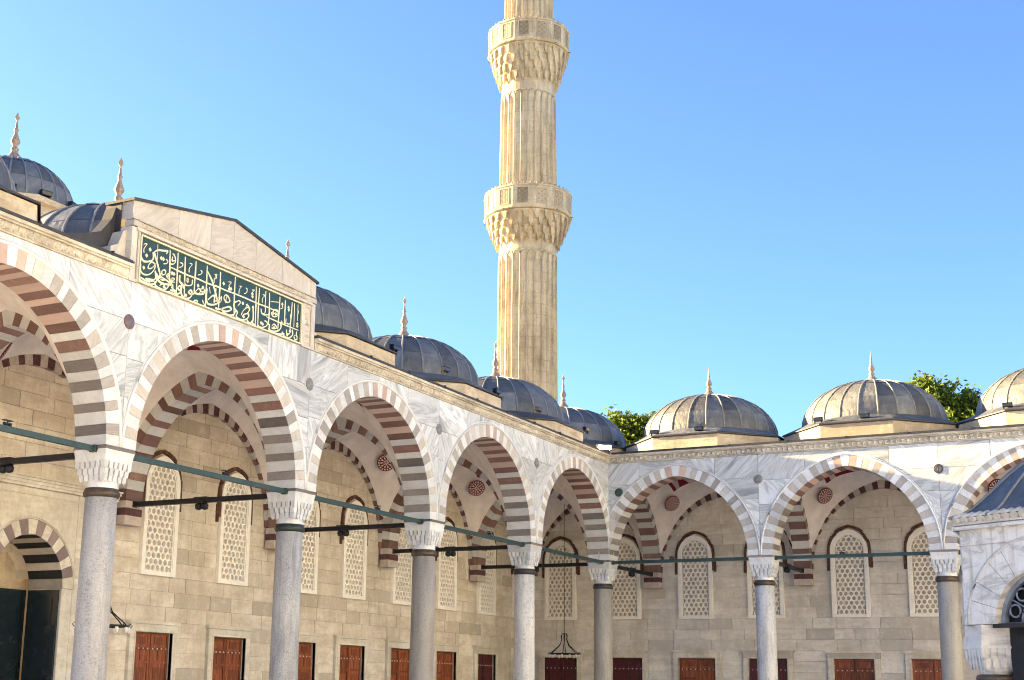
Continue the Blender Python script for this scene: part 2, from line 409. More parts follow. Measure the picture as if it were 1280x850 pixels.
WALLS = {}
for key, W in WINGS.items():
    B, s, nb = W['B'], W['s'], W['n']; a = B/2-HP; h = ZA-ZS
    lab = ('long striped arcade wall receding at the left, carved cornice above five arches' if key == 'L'
           else 'striped arcade wall facing the viewer at the right, partly sunlit')
    T = thing('arcade_wall', lab, 'arcade', (0, 0, 0), W['rz'], 'arcades round the courtyard'); WALLS[key] = T
    def low(x, off=RING+.02, B=B, a=a, h=h, s=s):
        u = x*s; k = round(u/B-.5); xc = (k+.5)*B
        z = arch_z(u-xc, a, h, off); return ZS+z if z > 0 else ZS
    xe = nb*B
    # the core with its plaster back
    core = MB()
    for k in range(nb):
        for pl in spandrel(s*max(.36, k*B), s*(k+1)*B, ZS, 9.7, lambda x: low(x, RING-.005), 40): core.prism(pl, -HW+.05, HW-.01)
    core.box(-HW+.02, HW-.02, -HW+.02 if key == 'R' else -HW+.03, HW-.03, ZS, 9.69)
    part('wall_core', core, T, M['plaster'])
    # arches
    for k in range(nb):
        xc = s*(k+.5)*B
        m = MB(); pts = arch_pts(a, h, RING+.03, 18)
        line = [(x, -HW-.012, z) for x, z in pts]+[(-x, -HW-.012, z) for x, z in pts[::-1][1:]]
        m.tube(line, .034, 6); pts = arch_pts(a, h, RING+.085, 18)
        lim = B/2-.01
        m.tube([(x, -HW-.004, z) for x, z in pts if x < lim]+[(-x, -HW-.004, z) for x, z in pts[::-1][1:] if x < lim], .016, 5)
        A = part('arch', m, T, M['marble_plain'], (xc, 0, ZS))
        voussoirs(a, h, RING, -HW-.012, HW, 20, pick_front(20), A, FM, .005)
    # marble facing slabs
    for k in range(nb):
        xs = [k*B, k*B+.27*B, k*B+.5*B, k*B+.74*B, (k+1)*B]
        if k == 0: xs[0] = HW
        for i in range(4):
            sh = random.uniform(-.12, .12)
            zs = [ZS, 7.0, 7.75+sh, 8.5+sh*.5, ZC] if i in (0, 3) else [ZS, 8.95, ZC]
            if i in (1, 2): zs = [ZS, ZC]
            for j in range(len(zs)-1):
                g = .005
                for pl in spandrel(s*(xs[i]+g), s*(xs[i+1]-g), zs[j]+g, zs[j+1]-g, low, 16):
                    yo = -HW-random.uniform(0, .004)
                    part('marble_slab', MB().prism(pl, yo, -HW+.06), T, M['marble'])
    # roundels
    for n in range(0 if key == 'R' else 1, nb+(0 if key == 'L' else 1)):
        u = n*B if n else .78; z = 8.49 if n else 8.30
        r = MB(); r.lathe([(.15, 0), (.15, .012), (.125, .02), (.02, .024)], 24)
        for v in range(len(r.v)): x, y, zz = r.v[v]; r.v[v] = (x, -zz, y)
        mt = M['green_disc'] if n == 0 else (M['purple'] if (key, n) == ('L', 4) else M['gray_disc'])
        R0 = part('roundel', r, T, mt, (s*u, -HW-.002, z))
        if (key, n) == ('R', 2):
            q = MB()
            for k2 in range(16):
                t0, t1 = 2*pi*k2/16, 2*pi*(k2+1)/16
                q.add([(.145*cos(t0), -.026, .145*sin(t0)), (.145*cos(t1), -.026, .145*sin(t1)), (.11*cos(t1), -.03, .11*sin(t1)), (.11*cos(t0), -.03, .11*sin(t0))], [(0, 1, 2, 3)])
            q.box(-.02, .02, -.032, -.02, -.1, .1); part('roundel_ring', q, R0, M['dark_lead'])
    # cornice, broken where the pediment stands
    segs = [(HW, xe)] if key == 'R' else [(HW, 18.5), (24.95, xe+.4)]
    for c0, c1 in segs:
        inn = .07 if c0 == HW else 0
        cb = MB(); x0, x1 = s*(c0-inn), s*c1
        q = lambda p, z0, z1: cb.box(min(s*(c0-(p if c0 == HW else 0)), x1), max(s*(c0-(p if c0 == HW else 0)), x1), -HW-p, -HW+.3, z0, z1)
        q = lambda p, z0, z1: cb.box(min(s*(c0+(p if c0 == HW else 0)), x1), max(s*(c0+(p if c0 == HW else 0)), x1), -HW-p, -HW+.3, z0, z1)
        q(.035, ZC, ZC+.03); q(.05, ZC+.03, ZC+.2); q(.10, ZC+.2, ZC+.235); q(.15, ZC+.235, ZC+.3)
        Cn = part('cornice', cb, T, M['cornice'])
        lf = MB(); leaf_row(lf, s*(c0+.1), x1, -HW-.052, ZC+.035, ZC+.195); part('leaf_carving', lf, Cn, M['cornice'], kind='stuff')
        gb = MB(); p = .2
        gb.box(min(s*(c0+(p if c0 == HW else 0)), x1), max(s*(c0+(p if c0 == HW else 0)), x1), -HW-.18, -HW+.35, ZC+.303, ZC+.335)
        gb.box(min(s*(c0+(.16 if c0 == HW else 0)), x1), max(s*(c0+(.16 if c0 == HW else 0)), x1), -HW-.13, -HW+.35, ZC+.335, ZC+.375)
        for i in range(int((c1-c0)/1.9)):
            xx = s*(c0+.6+1.9*i); gb.box(xx-.02, xx+.02, -HW-.19, -HW+.1, ZC+.297, ZC+.382)
        part('gutter', gb, T, M['dark_lead'])

# ------------------------------------------------------------------ columns
def shaft_mesh(mat):
    b = MB(); b.lathe([(.33, .42), (.345, .5), (.325, .56), (.322, 1.6), (.316, 3.), (.303, 5.07)], 32); return b.mesh('shaft', mat)
def collar_mesh(mat):
    b = MB(); b.lathe([(.30, 5.04), (.325, 5.05), (.345, 5.085), (.352, 5.12), (.335, 5.165), (.32, 5.185), (.32, 5.21), (.30, 5.22)], 28); return b.mesh('collar', mat)
def sq(hf, z, n=8):
    p = []
    for k in range(4):
        c, s_ = [(1, 0), (0, 1), (-1, 0), (0, -1)][k]
        for i in range(n):
            t = -1+2*i/n; x, y = hf, t*hf
            p.append((x*c-y*s_, x*s_+y*c, z))
    return p
def circ(r, z, n=32):
    return [(r*cos(-pi/4+2*pi*k/n), r*sin(-pi/4+2*pi*k/n), z) for k in range(n)]
def blend(r, hf, t, z):
    return [((1-t)*a[0]+t*b[0], (1-t)*a[1]+t*b[1], z) for a, b in zip(circ(r, z), sq(hf, z))]
def capital_mesh(mat):
    b = MB()
    b.loft([blend(.305, .3, 0, 5.21), blend(.30, .27, .1, 5.33), blend(.295, .265, .6, 5.44), blend(.30, .285, .9, 5.57), blend(.32, .315, 1, 5.71)])
    def drops(hf, z0, z1, n, dep, off=0):
        w_ = 2*hf/n
        for k in range(4):
            c, s_ = [(1, 0), (0, 1), (-1, 0), (0, -1)][k]
            for i in range(n+(1 if off else 0)):
                t = -hf+w_*(i+(0 if off else .5)); hw = w_*.36
                if off and i in (0, n): t = max(-hf+hw, min(hf-hw, t))
                pr = [(hf, t-hw, z1), (hf, t+hw, z1), (hf-dep*.25, t+hw, z0+.03), (hf-dep*.5, t, z0+.005), (hf-dep*.25, t-hw, z0+.03),
                      (hf-dep-.05, t-hw, z1), (hf-dep-.05, t+hw, z1)]
                v = [(x*c-y*s_, x*s_+y*c, z) for x, y, z in pr]
                b.add(v, [(0, 1, 2, 3, 4), (0, 4, 5), (1, 6, 2), (2, 6, 5, 4, 3), (0, 5, 6, 1)])
    drops(.382, 5.55, 5.72, 6, .07); drops(.352, 5.43, 5.58, 5, .07); drops(.322, 5.31, 5.46, 5, .06)
    b.loft([sq(.372, 5.70), sq(.385, 5.82), sq(.40, 5.90), sq(.405, 5.93)])
    return b.mesh('capital', mat)
def impost_mesh():
    b = MB(); b.box(-.42, .42, -.408, .408, 5.933, 5.965); b.box(-.41, .41, -.398, .398, 5.965, 5.998)
    return b.mesh('impost', M['soffit_dark'])
def base_mesh(mat):
    b = MB(); b.box(-.5, .5, -.5, .5, 0, .18); b.lathe([(.46, .18), (.48, .23), (.44, .29), (.38, .31), (.40, .36), (.37, .42), (.33, .43)], 28); return b.mesh('base', mat)
CAP = capital_mesh(M['marble_plain']); IMP = impost_mesh(); BASE = base_mesh(M['marble_plain'])
G4 = granite('mottled grey granite', (.36, .36, .37), (.52, .52, .53), 26)
G3 = granite('speckled grey granite', (.36, .365, .38), (.56, .57, .58), 34, .5, (.2, .2, .21))
G2 = granite('smooth grey stone', (.30, .285, .27), (.38, .36, .34), 40)
W1 = granite('white column marble', (.62, .62, .61), (.72, .72, .71), 14, .35, (.42, .43, .44))
G0 = granite('grey beige granite', (.31, .295, .265), (.42, .40, .37), 36)
W2 = granite('white streaked marble', (.58, .59, .60), (.7, .71, .72), 12, .7, (.36, .38, .41))
G5 = granite('drab grey granite', (.36, .345, .31), (.43, .415, .375), 38)
CB, CG, CD = collar_mesh(M['bronze']), collar_mesh(M['bronze_green']), collar_mesh(M['dark_lead'])
COLS = [('L', 0, G0, CD, 'plain grey beige column standing in the inner corner where both arcades meet'),
        ('L', 1, W1, CD, 'white marble column, first from the corner column along the left arcade'),
        ('L', 2, G2, CB, 'smooth brownish grey column, second from the corner along the left arcade'),
        ('L', 3, G3, CG, 'streaky speckled granite column with a dark green collar, third from the corner'),
        ('L', 4, G4, CB, 'thickest looking mottled granite column, beside the striped portal'),
        ('L', 5, G4, CB, 'granite column beyond the photo edge, next after the portal column'),
        ('R', 1, W2, CB, 'white column with grey streaks, first from the corner along the right arcade'),
        ('R', 2, G5, CB, 'drab grey column beside the fountain kiosk, second from corner along right arcade'),
        ('R', 3, G5, CB, 'grey column hidden behind the fountain kiosk in the right arcade'),
        ('R', 4, G5, CB, 'grey end column of the right arcade, past the fountain kiosk')]
for key, n, mt, cm, lab in COLS:
    W = WINGS[key]; loc = (0, -n*BL, 0) if key == 'L' else (n*BR, 0, 0)
    T = thing('column', lab, 'column', loc, 0, 'columns of the courtyard arcades')
    part('shaft', shaft_mesh(mt), T, rz=n*1.3); part('collar', cm, T); part('capital', CAP, T); part('impost', IMP, T); part('base', BASE, T)

# ------------------------------------------------------------------ vaulted bays
def vault_mesh(x0, x1, y0, y1, hx, hy):
    """pendentives between four arches and a shallow cap; hx,hy: crown heights over the springing on the x and y sides"""
    b = MB(); cx, cy = (x0+x1)/2, (y0+y1)/2; ax, ay = (x1-x0)/2, (y1-y0)/2; r = min(ax, ay)*.80; zr = 9.5
    N_, K = 96, 7; rings = []
    bd = []
    for i in range(N_):
        t = 2*pi*i/N_+pi/4
        dx, dy = cos(t), sin(t); m = max(abs(dx)/ax, abs(dy)/ay); px, py = dx/m, dy/m
        if abs(abs(px)-ax) < 1e-6: z = arch_z(py*.998, ay, hy)
        else: z = arch_z(px*.998, ax, hx)
        bd.append((px, py, ZS+z, r*dx, r*dy))
    for k in range(K+1):
        t = k/K; e = .6*t+.4*sin(t*pi/2)
        rings.append([(cx+px+(qx-px)*t, cy+py+(qy-py)*t, z+(zr-z)*e) for px, py, z, qx, qy in bd])
    rings.append([(cx+.985*qx, cy+.985*qy, zr+.03) for px, py, z, qx, qy in bd])
    b.loft(rings[:K-1], 0, True, False); b.loft(rings[K-2:], 1, True, False)
    b.loft([[(cx+.985*qx, cy+.985*qy, zr+.03) for *_, qx, qy in bd], [(cx+.965*qx, cy+.965*qy, zr+.3) for *_, qx, qy in bd]], 1, True, False)
    rings = []
    for k in range(8):
        p = pi/2*k/7.05; rings.append([(cx+.965*qx*cos(p), cy+.965*qy*cos(p), zr+.3+1.75*sin(p)) for *_, qx, qy in bd])
    b.loft(rings, 0, True, False)
    return b
def orn():
    q = N('painted scroll band', .85, .1); v = q.n('ShaderNodeTexVoronoi', feature='F1'); v.inputs['Scale'].default_value = 5
    q.l(q.tc.outputs['Object'], v.inputs['Vector'])
    wv = q.n('ShaderNodeTexWave', wave_type='RINGS'); wv.inputs['Scale'].default_value = 1.2; wv.inputs['Distortion'].default_value = 6
    q.l(q.tc.outputs['Object'], wv.inputs['Vector'])
    f = q.math('MULTIPLY', q.mapr(v.outputs['Distance'], .05, .1, 0, 1), q.mapr(wv.outputs['Fac'], .35, .5, 0, 1))
    return q.out(q.mix(f, (.17, .02, .035), (.5, .40, .39)))
M['orn'] = orn()
def stained():
    q = N('rain streaked marble', .55, .35)
    n1 = q.noise(1.4, 7, .65, q.scaled((.8, .8, 2.)), 1.0); st = q.noise(2.2, 7, .75, q.scaled((3.2, 3.2, .22)))
    c = q.ramp(n1, [(.3, (.76, .745, .71)), (.5, (.66, .645, .615)), (.58, (.45, .44, .43)), (.66, (.70, .68, .65))])
    c = q.mix(q.mapr(st, .5, .7, 0, .75), c, (.30, .26, .22))
    return q.out(c, q.noise(12, 6, .7), .35, .015)
M['stained'] = stained()
VM = [M['vous_light'], M['vous_dark'], M['soffit_light'], M['soffit_brown'], M['soffit_pink']]
def pick_in(i): return (0, 2) if i % 2 == 0 else (1, 3)
def medallion_mesh():
    b = MB(); b.lathe([(.30, 0), (.30, .012), (.27, .016)], 28, mi=0)
    def ring(r0, r1, z, n, mi, duty):
        for k in range(n):
            t0 = 2*pi*k/n; t1 = t0+2*pi/n*duty
            b.add([(r0*cos(t0), r0*sin(t0), z), (r1*cos(t0), r1*sin(t0), z), (r1*cos(t1), r1*sin(t1), z), (r0*cos(t1), r0*sin(t1), z)], [(0, 1, 2, 3)], mi)
    ring(.215, .265, .026, 18, 1, .5); ring(.11, .19, .026, 10, 1, .4); ring(.015, .09, .026, 8, 1, .5)
    return b.mesh('medallion', [M['red_paint'], M['pale_paint']])
MED = medallion_mesh()
def bay(key, k, label):
    W = WINGS[key]; B, s = W['B'], W['s']
    T = thing('vaulted_bay', label, 'vault', (0, 0, 0), W['rz'], 'domed vaults behind the arcades')
    xa, xb = (k*B, (k+1)*B) if k >= 0 else (-D, 0)
    xs = sorted((s*xa, s*xb)); tw = .3
    x0, x1 = xs[0]+tw, xs[1]-tw
    if k < 0: x0, x1 = (xs[0]+.2, xs[1]-tw) if s > 0 else (xs[0]+tw, xs[1]-.2)
    y0, y1 = (HW, D-.12) if k >= 0 else (tw, D-.2)
    V = part('vault', vault_mesh(x0, x1, y0, y1, 3.03, 3.03), T, [M['plaster'], M['orn']])
    if k >= 0:
        me = V.data; cx, cy = (x0+x1)/2, (y0+y1)/2
        # medallions lie on the pendentives: look up the vault point nearest each diagonal
        for i, (qx, qy) in enumerate(((-1, 1), (1, 1))):
            best = min((v for v in me.vertices if v.co.z < 9.3), key=lambda v: (v.co.x-(cx+qx*(x1-x0)*.35))**2+(v.co.y-(cy+qy*(y1-y0)*.355))**2)
            nrm = Vector((cx, cy, 7.2))-best.co; nrm.normalize()
            o = part('medallion', MED, V, None, best.co+nrm*.09)
            o.rotation_euler = nrm.to_track_quat('Z', 'Y').to_euler()
    # wall arch on the back wall
    xc = (x0+x1)/2; ha = (x1-x0)/2-.02
    b = MB(); pts = arch_pts(ha, 2.76, .29, 16)
    b.tube([(x, D-.13, z) for x, z in pts]+[(-x, D-.13, z) for x, z in pts[::-1][1:]], .02, 5)
    A = part('wall_arch', b, T, M['vous_light'], (xc, 0, ZS))
    voussoirs(ha, 2.76, .27, D-.13, D-.002, 19, pick_in, A, VM, 0)
    # transverse arch on the far column line of this bay
    if k >= 0:
        for n in ([k, k+1] if k == W['n']-1 else [k]):
            cy = (.45+4.72)/2; a = (4.72-.45)/2
            b = MB(); pts = arch_pts(a, 2.7, .37, 16)
            for sd_ in (-.29, .29): b.tube([(sd_, x, z) for x, z in pts]+[(sd_, -x, z) for x, z in pts[::-1][1:]], .022, 5)
            # corbel at the wall
            A = part('transverse_arch', b, T, M['vous_light'], (s*n*B, cy, ZS))
            voussoirs(a, 2.7, .36, -tw, tw, 15, pick_tr, ROT(A, s*n*B, cy, T), VM, 0)
            cb = MB()
            for i, zz in enumerate((5.45, 5.63, 5.81)): cb.box(-.3, .3, 4.72-.008*i-cy, D-.06-cy, zz-ZS, zz+.176-ZS, 0 if i % 2 == 0 else 1)
            cb.box(-.33, .33, 4.70-cy, D-.06-cy, 5.40-ZS, 5.448-ZS, 0)
            part('corbel', cb, A, [M['vous_light'], M['vous_dark']])
    return T
def pick_tr(i): return (2, 2) if i % 2 == 0 else (3, 3)
def ROT(A, x, y, T):
    A.rotation_euler = (0, 0, 0); return A
# transverse voussoirs are built across x, so give them their own turned builder
_v = voussoirs
def voussoirs(a, h, ring, y0, y1, n, pick, parent, mats, y_var=0., **k):
    if parent.name.startswith('transverse_arch'):
        before = set(parent.children)
        _v(a, h, ring, y0, y1, n, pick, parent, mats, y_var, **k)
        for c in parent.children:
            if c not in before: c.rotation_euler = (0, 0, pi/2)
    else: _v(a, h, ring, y0, y1, n, pick, parent, mats, y_var, **k)

BAYS = [('L', 0, 'dim vault behind the last arch before the corner, left arcade'),
        ('L', 1, 'striped vault with red medallion, second bay from the corner in left arcade'),
        ('L', 2, 'striped vault with red medallion, third bay from the corner in left arcade'),
        ('L', 3, 'vault behind the large arch under the green inscription'),
        ('L', 4, 'vault behind the arch cut by the left edge of the photo'),
        ('R', 0, 'pale vault with red medallion, bay next to the corner in right arcade'),
        ('R', 1, 'pale vault with red medallion, second bay from corner in right arcade'),
        ('R', 2, 'vault partly hidden behind the fountain roof in right arcade'),
        ('R', 3, 'end vault of the right arcade, past the fountain kiosk'),
        ('R', -1, 'dark vault over the inner corner of the two arcades')]
for k_ in BAYS: bay(*k_)
# second wall arch and transverse arch of the corner bay
def corner_extra():
    T = thing('corner_vault', 'shadowed striped wall arch on the left wall of the corner bay', 'arch', (0, 0, 0), pi/2)
    b = MB(); ha = (D-.5)/2; pts = arch_pts(ha, 2.76, .29, 16)
    b.tube([(x, D-.13, z) for x, z in pts]+[(-x, D-.13, z) for x, z in pts[::-1][1:]], .02, 5)
    A = part('wall_arch', b, T, M['vous_light'], (D/2, 0, ZS)); _v(ha, 2.76, .27, D-.13, D-.002, 19, pick_in, A, VM)
corner_extra()

# ------------------------------------------------------------------ back walls
def pt_arch(hw, zs, za, n=8): # pointed outline right half
    return [(x, zs+z) for x, z in arch_pts(hw, za-zs, 0, n)]
def ring_outline(hw, z0, zs, za, n=8):
    r = pt_arch(hw, zs, za, n)
    return [(hw, z0)]+r+[(-x, z) for x, z in r[::-1][1:]]+[(-hw, z0)]
def ring_mesh(o, i, y0, y1, mb, mi=0):
    """band between two open outlines of equal length"""
    n = len(o)
    for k in range(n-1):
        q = [o[k], o[k+1], i[k+1], i[k]]; mb.prism(q, y0, y1, mi)
def window_meshes(thick):
    f = MB(); o = ring_outline(.66, 4.28, 6.62, 7.36); i = ring_outline(.53, 4.40, 6.62, 7.20)
    ring_mesh(o, i, -.10, .1, f); f.prism([(-.66, 4.28), (.66, 4.28), (.53, 4.40), (-.53, 4.40)], -.10, .1)
    o2 = ring_outline(.535, 4.395, 6.62, 7.205); i2 = ring_outline(.50, 4.43, 6.62, 7.165)
    ring_mesh(o2, i2, -.075, .06, f)
    fr = f.mesh('window', M['stucco'])
    l = MB(); p = .183; rh = .073; row = 0; z = 4.47
    while z < 7.3:
        for c in range(-4, 5):
            x = (c+(.5 if row % 2 else 0))*p
            lim = .535 if z < 6.62 else .535*sqrt(max(0, 1-((z-6.62)/.66)**2))
            if abs(x) > lim or z > 7.2: continue
            O, I = [], []
            for k in range(12):
                t = pi/6+2*pi*k/12
                R1 = p/sqrt(3)*(1 if k % 2 == 0 else cos(pi/6)); O.append((x+R1*cos(t), z+R1*sin(t))); I.append((x+rh*cos(t), z+rh*sin(t)))
            for k in range(12):
                j = (k+1) % 12
                l.add([(O[k][0], -.055, O[k][1]), (O[j][0], -.055, O[j][1]), (I[j][0], -.055, I[j][1]), (I[k][0], -.055, I[k][1]),
                       (I[k][0], -.055+thick, I[k][1]), (I[j][0], -.055+thick, I[j][1])], [(0, 1, 2, 3), (3, 2, 5, 4)])
        z += p*.866; row += 1
    lt = l.mesh('lattice', M['stucco'])
    h = MB(); random.seed(3)
    def hood(x0, zz0, hwid, z0, zs, za, n):
        oo = [(hwid+.09, z0)]+[(x, zz) for x, zz in pt_arch(hwid+.09, zs, za+.10, n)]
        ii = [(hwid, z0)]+[(x, zz) for x, zz in pt_arch(hwid, zs, za, n)]
        for sg in (1, -1):
            for k in range(len(oo)-1):
                j = random.uniform(-.012, .02)
                q = [(sg*(x+j*(x > .2)), zz+j) for x, zz in (oo[k], oo[k+1], ii[k+1], ii[k])]
                h.prism(q if sg > 0 else q[::-1], -.06-random.uniform(0, .035), .09)
    hood(0, 0, .665, 6.05, 6.64, 7.42, 7)
    h.box(.70, .80, -.045, .09, 6.0, 6.45); h.box(-.79, -.70, -.045, .09, 5.92, 6.4)
    hd = h.mesh('brick_rim', M['hood'])
    return fr, lt, hd
random.seed(5)
FR, LT, HD = window_meshes(.10)
PANE = MB().add([(-.56, .045, 4.34), (.56, .045, 4.34), (.56, .045, 6.65), (.4, .045, 7.0), (0, .045, 7.25), (-.4, .045, 7.0), (-.56, .045, 6.65)], [tuple(range(7))])
PANE_D, PANE_T = PANE.mesh('pane', M['glass']), PANE.mesh('pane', M['glass_tan'])
def shutter_meshes():
    f = MB()
    f.box(-.90, -.70, -.09, .12, .72, 2.86); f.box(.70, .90, -.09, .12, .72, 2.86); f.box(-.90, .90, -.09, .12, 2.862, 3.06); f.box(-.96, .96, -.13, .12, 3.062, 3.14)
    f.box(-.90, .90, -.1, .12, .6, .718); f.box(-.74, -.70, -.105, .0, .72, 2.86); f.box(.70, .74, -.105, 0, .72, 2.86); f.box(-.74, .74, -.105, 0, 2.862, 2.90)
    fr = f.mesh('shuttered_window', M['frame_stone'])
    l = MB()
    l.box(.012, .695, .05, .10, .73, 2.85)
    x0, x1 = .012, .695
    for a, b in ((x0, x0+.07), (x1-.07, x1)): l.box(a, b, .03, .06, .73, 2.85)
    for z in (.73, 1.35, 2.1, 2.43, 2.79): l.box(x0+.072, x1-.072, .03, .06, z, z+.055)
    l.box(x0+.15, x1-.15, .035, .06, 2.56, 2.75); l.box(x0+.15, x1-.15, .035, .06, 1.5, 2.0); l.box(x0+.3, x0+.34, .037, .06, 2.17, 2.41)
    lm = (l.mesh('shutter', M['wood']), l.mesh('shutter', M['wood_dark']))
    st = MB()
    for i in range(4): st.ball((.1+.165*i, .026, 2.46), .022, 6, 4)
    return fr, lm, st.mesh('white_studs', M['lampglass'])
SF, SL, ST = shutter_meshes()

def block_mesh():
    b = MB(); e = .5; c = .494; 
    b.add([(-e, 0, -e), (e, 0, -e), (e, 0, e), (-e, 0, e), (-c, -1, -c), (c, -1, -c), (c, -1, c), (-c, -1, c)],
          [(4, 5, 6, 7), (0, 1, 5, 4), (1, 2, 6, 5), (2, 3, 7, 6), (3, 0, 4, 7)]); return b
BLK = block_mesh()
ZROWS = [0, .4, .8, 1.2, 1.6, 2.0, 2.38, 2.76, 3.14, 3.52, 3.9, 4.28, 4.66, 5.05, 5.43, 5.82, 6.2, 6.58, 6.97, 7.36, 7.74, 8.12, 8.5, 8.85, 9.2]
def back_wall(key, x0, x1, wins, shuts, dark, portal, lab, vis):
    W = WINGS[key]; s = W['s']
    T = thing('back_wall', lab, 'wall', (0, 0, 0), W['rz'], 'back walls of the porticoes')
    core = MB(); core.box(x0, x1, D+.25, D+.5, 3.0, 9.7) if not portal else None
    gaps = sorted([(q-.72, q+.72) for q in shuts]); c0 = x0
    edges = []
    for a, b in gaps+[(x1, x1)]:
        if portal and c0 < portal[0]+.31 < a: edges += [(c0, portal[0]+.31), (portal[1]-.31, a)]
        else: edges.append((c0, a))
        c0 = b
    for a, b in edges:
        if b-a > .02: core.box(a, b, D+.03, D+.5, 0, 2.87)
    for a, b in gaps: core.box(a-.002, b+.002, D+.16, D+.5, 0, 2.87)
    if portal:
        core.box(x0, portal[0]+.31, D+.03, D+.5, 2.872, 9.7); core.box(portal[1]-.31, x1, D+.03, D+.5, 2.872, 9.7); core.box(portal[0]+.31, portal[1]-.31, D+.03, D+.5, 5.3, 9.7)
    else: core.box(x0, x1, D+.03, D+.25, 2.872, 9.7)
    part('mortar_bed', core, T, M['mortar'])
    mt = M['lime_tan'] if key == 'L' else M['lime_grey']
    blk = BLK.mesh('stone_block', mt); rest = MB(); cand = []
    for r in range(len(ZROWS)-1):
        z0, z1 = ZROWS[r], ZROWS[r+1]; zm = (z0+z1)/2
        holes = []
        for xw in wins:
            if 4.28 <= zm < 6.6: holes.append((xw-.66, xw+.66))
            elif 6.6 <= zm < 6.97: holes.append((xw-.64, xw+.64))
            elif 6.97 <= zm < 7.36: holes.append((xw-.3, xw+.3))
        for xw in shuts:
            if zm < 3.1: holes.append((xw-.9, xw+.9))
        if portal and zm < 6.1: holes.append(portal)
        holes.sort(); cuts = []; c = x0
        for a, b in holes:
            if a > c: cuts.append((c, a))
            c = max(c, b)
        if c < x1: cuts.append((c, x1))
        for a, b in cuts:
            x = a
            while x < b-.02:
                wd = random.uniform(.6, 1.7); 
                if b-(x+wd) < .35: wd = b-x
                cand.append((x, min(b, x+wd), z0, z1)); x += wd
    # the 300 that show largest: those in view and nearest the camera
    def score(c):
        xm, zm = (c[0]+c[1])/2, (c[2]+c[3])/2
        ok = vis[0] < xm < vis[1] and zm > 2.0 and zm < 8.6
        return (0 if ok else 1, -xm*0 + (xm if key == 'L' else -xm))
    cand.sort(key=score)
    g = .0025
    for i, (a, b, z0, z1) in enumerate(cand):
        dp = random.uniform(.028, .036)
        if i < 300:
            part('stone_block', blk, T, None, ((a+b)/2, D+.035, (z0+z1)/2), 0, (b-a-2*g, dp, z1-z0-2*g))
        else:
            rest.add([((a+b)/2+x*(b-a-2*g), D+.035+y*dp, (z0+z1)/2+z*(z1-z0-2*g)) for x, y, z in BLK.v], BLK.f)
    if rest.v: part('far_stone_blocks', rest, T, mt, kind='stuff')
    for i, xw in enumerate(wins):
        q = part('window', FR, T, None, (xw, D, 0))
        part('lattice', LT, q); part('pane', PANE_D if key == 'R' else PANE_T, q); part('brick_rim', HD, q)
    for i, xw in enumerate(shuts):
        q = part('shuttered_window', SF, T, None, (xw, D, 0))
        lm = SL[1 if i in dark else 0]
        part('shutter', lm, q); part('shutter', lm, q, scale=(-1, 1, 1))
        part('white_stud_row', ST, q, kind='stuff'); part('white_stud_row', ST, q, scale=(-1, 1, 1), kind='stuff')
    return T
Lw = [-2.0, -5.0, -8.0, -10.72, -14.12, -17.2, 1.05, 3.95, -29.35, -26.45]
Rw = [-2.55-1.33, -2.55+1.33]
for k in (0, 1, 2, 3): Rw += [(k+.5)*BR+.08-1.32, (k+.5)*BR+.08+1.32]
PORT = (-24.35, -19.05)
back_wall('L', -31.2, D, Lw, Lw, (6,), PORT, 'warm tan ashlar wall with lattice windows over red shutters behind left arcade', (-25, 5.1))
back_wall('R', -D, 22.8, Rw, Rw, (0, 1, 3), None, 'grey beige ashlar wall with white lattice windows behind right arcade', (-5.1, 12))

# ------------------------------------------------------------------ roofs and domes
def roof_ring(x0, x1, y0, y1, cx, cy, r, z):
    b = MB(); N_ = 48; o = []; i = []
    for k in range(N_):
        t = 2*pi*k/N_+pi/4; dx, dy = cos(t), sin(t)
        m = min(((x1-cx) if dx > 0 else (x0-cx))/dx if abs(dx) > 1e-6 else 1e9, ((y1-cy) if dy > 0 else (y0-cy))/dy if abs(dy) > 1e-6 else 1e9)
        o.append((cx+dx*m, cy+dy*m, z)); i.append((cx+r*dx, cy+r*dy, z+.06))
    b.loft([o, i], 0, False, False); return b
def dome_meshes(mat, matr, r=2.35, h=1.55):
    P = lambda t, p, dr=0.: ((r+dr)*cos(p)**1.0*cos(t), (r+dr)*cos(p)*sin(t), h*sin(p)+dr*sin(p))
    K = 24; dt = 2*pi/K; rows = [(radians(-2), radians(24)), (radians(24), radians(52)), (radians(52), radians(82))]
    sh = []
    for ri, (p0, p1) in enumerate(rows):
        b = MB(); nn = 4; vs = []
        lift = 0. if ri else .006
        for i in range(nn+1):
            p = p0+(p1-p0)*i/nn
            if ri: lift = .012 if i == 0 else 0.
            for j in range(3): vs.append(P(dt*(j/2)*.995, p, lift))
        b.add(vs, [(i*3+j, i*3+j+1, i*3+j+4, i*3+j+3) for i in range(nn) for j in range(2)], 0, True)
        sh.append(b.mesh('lead_sheet', mat))
    b = MB(); b.tube([P(0, radians(-2)+radians(84)*i/9, .012) for i in range(10)], [.025]*6+[.023, .02, .018, .015], 6)
    rb = b.mesh('rib', matr)
    return sh, rb
FIN = MB().lathe([(.42, -.02), (.40, .02), (.26, .1), (.14, .2), (.09, .27), (.12, .3), (.12, .33), (.07, .36), (.075, .4), (.135, .46), (.145, .50), (.11, .57), (.06, .66), (.045, .74), (.08, .77), (.045, .8), (.035, .92), (.02, .96)], 16)
FIN.loft([[(x, y, z) for x, z in ((.0, .95), (.075, 1.05), (.0, 1.18), (-.075, 1.05))] for y in (-.014, .014)])
for v_ in range(0): pass
FINM = FIN.mesh('finial', M['stone_white'])
